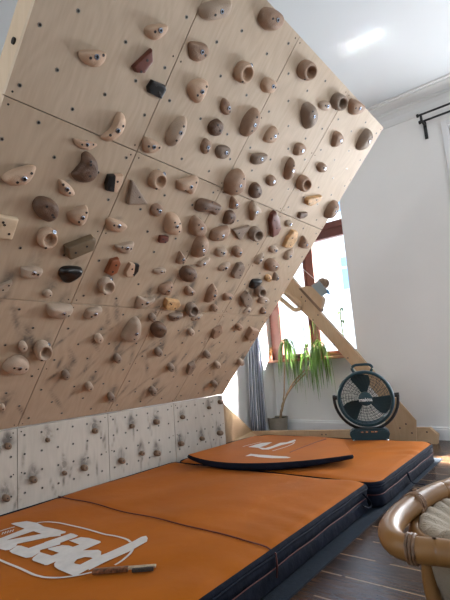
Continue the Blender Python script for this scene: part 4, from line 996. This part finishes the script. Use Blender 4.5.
for s, ya, yb in stems:
    bm = nbm(); P = [dl(u, v, ya+(yb-ya)*i/(len(s)-1)) for i, (u, v) in enumerate(s)]; tube(bm, catmull(P, 4, False), [.009-.004*i/(4*(len(s)-1)) for i in range(4*(len(s)-1)+1)], 8); obj('stem', bm, STEM, dra, smooth=True)
def leaf(bm, o, az, L_, up, w0=.0075, droop=1.0, tw=0):
    pts = []; d = Vector((cos(az), sin(az), 0)); n = 9
    for i in range(n+1):
        s = i/n; pts.append(o+d*(L_*.22*(1-math.exp(-3.2*s)))+Vector((0, 0, up*L_*s*(1-s)*1.8-droop*L_*.85*s**1.7)))
    prev = None
    for i, p in enumerate(pts):
        s = i/n; wd = w0*min(1, .35+4*s)*(1-s**3)+.0006; side = Vector((-d.y, d.x, 0)); side = (side*cos(tw)+d*sin(tw))*wd
        cur = [bm.verts.new(p+side), bm.verts.new(p+Vector((0, 0, -.12*wd))), bm.verts.new(p-side)]
        if prev:
            bm.faces.new([prev[0], prev[1], cur[1], cur[0]]); bm.faces.new([prev[1], prev[2], cur[2], cur[1]])
        prev = cur
rn = random.Random(5)
for (u, v, y, N_, sc) in ((286.5, 341, PY, 42, .58), (318, 342, PY-.05, 46, .60), (306, 352, PY-.03, 22, .52)):
    bm = nbm(); o = dl(u, v, y)
    for k in range(N_):
        az = rn.random()*2*pi; L_ = sc*rn.uniform(.6, 1.0); leaf(bm, o+Vector((rn.uniform(-.01, .01), rn.uniform(-.01, .01), rn.uniform(-.05, .03))), az, L_*rn.uniform(.8, 1), rn.uniform(-.05, .12), .0060, rn.uniform(.85, 1.15), rn.uniform(-.9, .9))
    for k in range(3):
        az = rn.random()*6.28; leaf(bm, o+Vector((0, 0, .03)), az, sc*.55, 1.6, .004, -.1)
    for vv in bm.verts:
        wy = vv.co.y+PY
        if wy > YN-.02: vv.co.y = YN-.02-PY
        if wy > YW-.02 and abs(vv.co.x+dra.location.x) > .54: vv.co.y = YW-.03-PY
    obj('foliage', bm, LEAF, dra, smooth=True)
# sill plants
SZ = .215
def sill_thing(name, u, label, cat, y=YN-.055):
    p = hit(u, 350, 1, y); return empty(name, (p.x, y, SZ), 0, label, cat), p.x
t, _ = sill_thing('small_potted_plant', 307, 'small yellow-green plant in a mauve pot on the sill behind the dracaena', 'plant')
bm = nbm(); pot(bm, .028, .036, .10); obj('pot', bm, mat('mauve_glaze', (.25, .17, .22), .4), t, angle=40)
bm = nbm()
for k in range(16): leaf(bm, Vector((0, 0, .095)), rn.random()*6.28, rn.uniform(.05, .10), 1.2, .009, .45)
for vv in bm.verts: vv.co.y = min(vv.co.y, .035)
obj('foliage', bm, LEAFY, t, smooth=True)
t, _ = sill_thing('potted_succulent', 346, 'upright stem with broad green leaves in a blue pot, right end of the sill', 'plant')
bm = nbm(); pot(bm, .028, .034, .07); obj('pot', bm, mat('blue_glaze', (.10, .20, .42), .35), t, angle=40)
bm = nbm(); tube(bm, [(0, 0, .05), (-.012, 0, .2), (-.018, 0, .34), (-.012, 0, .42)], .006, 8); obj('stem', bm, LEAFY, t, smooth=True)
bm = nbm()
for z, az in ((.42, .2), (.40, .5), (.38, 2.9), (.30, 5.9), (.41, 6.1)): leaf(bm, Vector((-.012, 0, z)), az, .13, .5, .018, .35)
for vv in bm.verts: vv.co.y = min(vv.co.y, .03)
obj('foliage', bm, LEAF, t, smooth=True)
t, _ = sill_thing('dried_bouquet', 270, 'orange dried stalks standing at the left end of the window sill', 'plant')
bm = nbm(); pot(bm, .016, .02, .045); obj('pot', bm, TERRA, t, angle=40)
bm = nbm()
for k in range(16):
    a = rn.random()*6.28; s_ = rn.uniform(.01, .035); tube(bm, [(0, 0, .04), (cos(a)*s_*.5, sin(a)*s_*.3, .08), (cos(a)*s_, sin(a)*s_*.6, rn.uniform(.09, .13))], .0016, 5)
    lathe(bm, [(.0005, -.006), (.005, 0), (.0005, .006)], 6, Matrix.Translation((cos(a)*s_, sin(a)*s_*.6, .10+.03*rn.random())))
obj('stalks', bm, DRY, t)
# curtain
CURT = D.materials.new('striped_curtain'); CURT.use_nodes = True; nt = CURT.node_tree; b = nt.nodes['Principled BSDF']; b.inputs['Roughness'].default_value = .85
uv = nt.nodes.new('ShaderNodeUVMap'); s_ = nt.nodes.new('ShaderNodeSeparateXYZ'); nt.links.new(uv.outputs[0], s_.inputs[0]); mm = nt.nodes.new('ShaderNodeMath'); mm.operation = 'MULTIPLY'; mm.inputs[1].default_value = 11; nt.links.new(s_.outputs[0], mm.inputs[0])
ff = nt.nodes.new('ShaderNodeMath'); ff.operation = 'FRACT'; nt.links.new(mm.outputs[0], ff.inputs[0]); cr = nt.nodes.new('ShaderNodeValToRGB'); cr.color_ramp.interpolation = 'CONSTANT'
cr.color_ramp.elements[0].position = 0; cr.color_ramp.elements[0].color = (.85, .87, .93, 1); cr.color_ramp.elements[1].position = .52; cr.color_ramp.elements[1].color = (.045, .06, .13, 1)
for pz, c_ in ((.64, (.82, .84, .9, 1)), (.78, (.22, .28, .44, 1)), (.88, (.85, .87, .93, 1))): e = cr.color_ramp.elements.new(pz); e.color = c_
nt.links.new(ff.outputs[0], cr.inputs[0]); nt.links.new(cr.outputs[0], b.inputs['Base Color'])
me = D.meshes.new('striped_curtain'); bm = nbm(); uvl = bm.loops.layers.uv.new('UVMap'); rows = []
nu, nv = 90, 30; YC = 1.105
for j in range(nv+1):
    v = j/nv; z = -.455+v*(2.0+.455); row = []
    # left and right edges by height
    xa = -.572+.035*min(v*3, 1)+.12*v**2; xb = -.395+.015*v+.30*max(0, v-.3)**1.3
    for i in range(nu+1):
        u = i/nu; gat = .35+.65*v
        row.append((bm.verts.new((xa+(xb-xa)*u+.006*sin(u*40+v*4), YC+.026*sin(u*36+v*1.5)*(.7+.3*sin(u*9)), z)), u+.03*v*sin(u*5)))
    rows.append(row)
for j in range(nv):
    for i in range(nu):
        q = [rows[j][i], rows[j][i+1], rows[j+1][i+1], rows[j+1][i]]; f = bm.faces.new([k[0] for k in q])
        for lp, k in zip(f.loops, q): lp[uvl].uv = (k[1], 0)
bmesh.ops.solidify(bm, geom=list(bm.faces), thickness=.0015)
bm.to_mesh(me); bm.free(); me.materials.append(CURT); me.polygons.foreach_set('use_smooth', [True]*len(me.polygons)); cur_o = link(D.objects.new('striped_curtain', me)); tag(cur_o, 'blue, white and black striped curtain hanging in the corner left of the plant', 'curtain')
# curtain rod by the right door
rod = empty('curtain_rod', (1.36, YW, 1.87), 0, 'black double curtain rod with wall bracket above the glazed door', 'curtain rod'); RO = Vector(rod.location)
YR = 1.075
a = hit(417.5, 116, 1, YR); b2 = hit(419.5, 122, 1, YR+.035)
bm = nbm(); tube(bm, [Vector((a.x, YR, a.z))-RO, Vector((3.1, YR, a.z))-RO], .008, 12); obj('rod', bm, BLACK, rod, smooth=True)
bm = nbm(); tube(bm, [Vector((b2.x, YR+.045, b2.z))-RO, Vector((3.1, YR+.045, b2.z))-RO], .008, 12); obj('rod', bm, BLACK, rod, smooth=True)
for q, yy in ((a, YR), (b2, YR+.045)):
    bm = nbm(); lathe(bm, [(.0001, -.008), (.013, -.008), (.015, 0), (.013, .008), (.0001, .008)], 14, Matrix.Translation(Vector((q.x, yy, q.z))-RO) @ Matrix.Rotation(pi/2, 4, 'Y')); obj('finial', bm, BLACK, rod, angle=40)
c_ = hit(424, 122, 1, YW-.02)
bm = nbm(); box(bm, Vector((c_.x-.012, YW-.012, 1.885))-RO, Vector((c_.x+.012, YW, 2.03))-RO, bevel=.002); box(bm, Vector((c_.x-.008, YR-.01, b2.z-.022))-RO, Vector((c_.x+.008, YW-.005, b2.z-.008))-RO, bevel=.002)
box(bm, Vector((c_.x-.008, YR-.012, b2.z-.022))-RO, Vector((c_.x+.008, YR+.004, a.z-.006))-RO); obj('bracket', bm, BLACK, rod)

# ------------------------------------------------------------ rattan armchair (arm loop enters at the lower right)
ZA = -.12
loop_px = [(450, 488), (437, 492), (421, 499.5), (405, 510), (393, 521), (387.5, 533), (392, 543), (405, 549), (420, 551.5), (436, 553), (450, 555)]
LP = [hit(u+2.5, v-1, 2, ZA) for u, v in loop_px]
chair = empty('rattan_armchair', (2.05, -1.55, FZ), 0, 'honey-coloured rattan armchair with cream cushion at the lower right', 'armchair'); OC = Vector(chair.location)
far_end = LP[0]+(LP[0]-LP[2]).normalized()*.30; near_end = LP[-1]+(LP[-1]-LP[-4]).normalized()*.30
path = [near_end-OC]+[p-OC for p in LP[::-1]]+[far_end-OC]
# complete the rail as a closed loop round the seat
pe = far_end-OC; ps = near_end-OC
path = path+[pe+Vector((.18, .03, .03)), pe+Vector((.30, -.16, .05)), ps+Vector((.32, .10, .05)), ps+Vector((.16, -.02, .02))]
PT = catmull(path, 6)
RT = .0215
bm = nbm(); tube(bm, PT, RT, 14, closed=True); obj('arm_rail', bm, CANE, chair, smooth=True)
def coil(c, t, rad, n, wdt, name='binding'):
    a, b_ = frame_at(t); t = t.normalized(); bm = nbm()
    for k in range(n):
        cc = c+t*(k-(n-1)/2)*wdt*1.9; tube(bm, [cc+a*cos(x_)*rad+b_*sin(x_)*rad+t*.25*wdt*sin(x_) for x_ in [2*pi*i/24 for i in range(24)]], wdt, 8, closed=True)
    obj(name, bm, BIND, chair, smooth=True)
i1 = LP[3]-OC; coil(LP[2].lerp(LP[3], .55)-OC, LP[3]-LP[2], RT+.001, 3, .0028)
coil(LP[7].lerp(LP[8], .35)-OC, LP[8]-LP[7], RT+.001, 3, .0030)
# inner seat ring below the arm, tied to it
inn = [hit(u, v, 2, ZA-.03) for u, v in [(450, 507), (436, 510), (424, 516), (417, 524), (416, 533), (424, 541), (440, 546), (455, 548)]]
ring = [p-OC for p in inn]; ring = ring+[ring[-1]+Vector((.28, .0, 0)), ring[-1]+Vector((.42, .12, 0)), ring[0]+Vector((.40, .05, 0)), ring[0]+Vector((.2, .12, 0))]
bm = nbm(); tube(bm, catmull(ring, 6), .013, 12, closed=True); obj('seat_ring', bm, CANE, chair, smooth=True)
bm = nbm()
s0 = LP[2].lerp(LP[3], .4)-OC; s1 = inn[2].lerp(inn[3], .2)-OC
for k in range(4):
    o_ = Vector((.004, -.010, 0))*(k-1.5)*1.6
    tube(bm, catmull([s0+o_+Vector((0, 0, RT)), s0.lerp(s1, .5)+o_+Vector((0, 0, .014)), s1+o_+Vector((0, 0, .012)), s1+o_+Vector((.012, 0, -.008))], 4, False), .0055, 8)
obj('binding', bm, BIND, chair, smooth=True)
# cushion: puffy dish
cc = sum((p for p in ring), Vector())/len(ring); bm = nbm(); R_ = catmull(ring, 6); rgs = []
for s, z in ((.80, -.06), (.93, -.035), (.965, -.005), (.95, .014), (.88, .022), (.72, .012), (.5, -.005), (.25, -.015), (.05, -.018)):
    rgs.append([bm.verts.new(cc+(p-cc)*s+Vector((0, 0, z+.004*sin(i*1.1)*s))) for i, p in enumerate(R_)])
for i in range(len(rgs)-1):
    n = len(R_)
    for k in range(n): bm.faces.new([rgs[i][k], rgs[i][(k+1) % n], rgs[i+1][(k+1) % n], rgs[i+1][k]])
bm.faces.new(rgs[-1]); bm.faces.new(rgs[0][::-1]); obj('cushion', bm, LINEN, chair, smooth=True)
# fabric skirt under the near side and the bent leg
sk = [hit(u, v, 2, ZA-.035) for u, v in [(424, 552), (436, 556), (452, 560)]]
bm = nbm(); pv = None
SK = catmull([p-OC for p in sk]+[near_end-OC+Vector((.1, .02, -.035))], 5, False)
rows = []
for j, (dz, sh_) in enumerate(((0, 0), (-.05, .004), (-.10, .012), (-.16, .022), (-.2, .03))):
    rows.append([bm.verts.new(p+Vector((sh_*1.6, sh_*2+.004*sin(i*1.3), dz))) for i, p in enumerate(SK)])
for j in range(4):
    for i in range(len(SK)-1): bm.faces.new([rows[j][i], rows[j][i+1], rows[j+1][i+1], rows[j+1][i]])
bmesh.ops.solidify(bm, geom=list(bm.faces), thickness=.004); obj('fabric_panel', bm, LINEN, chair, smooth=True)
def leg(pts):
    bm = nbm(); tube(bm, catmull(pts, 5, False), .014, 12); obj('leg', bm, CANE, chair, smooth=True)
l0 = hit(430, 580, 2, ZA-.09)-OC
leg([sk[0]-OC+Vector((.012, .012, .01)), l0, l0+Vector((.02, -.01, -.12)), Vector((l0.x+.05, l0.y-.02, .014))])
leg([inn[0]-OC, inn[0]-OC+Vector((.02, 0, -.15)), Vector((inn[0].x-OC.x+.03, inn[0].y-OC.y, .014))])
e1 = ring[-3]; leg([e1, e1+Vector((.0, 0, -.15)), Vector((e1.x+.03, e1.y, .014))])
e1 = ring[-2]; leg([e1, e1+Vector((.0, 0, -.15)), Vector((e1.x+.03, e1.y, .014))])
bm = nbm(); zb_ = .10; tube(bm, [Vector((l0.x+.04, l0.y, zb_)), Vector((inn[0].x-OC.x+.02, inn[0].y-OC.y, zb_)), Vector((ring[-2].x, ring[-2].y, zb_)), Vector((ring[-3].x, ring[-3].y, zb_))], .010, 10, closed=True); obj('stretcher', bm, CANE, chair, smooth=True)
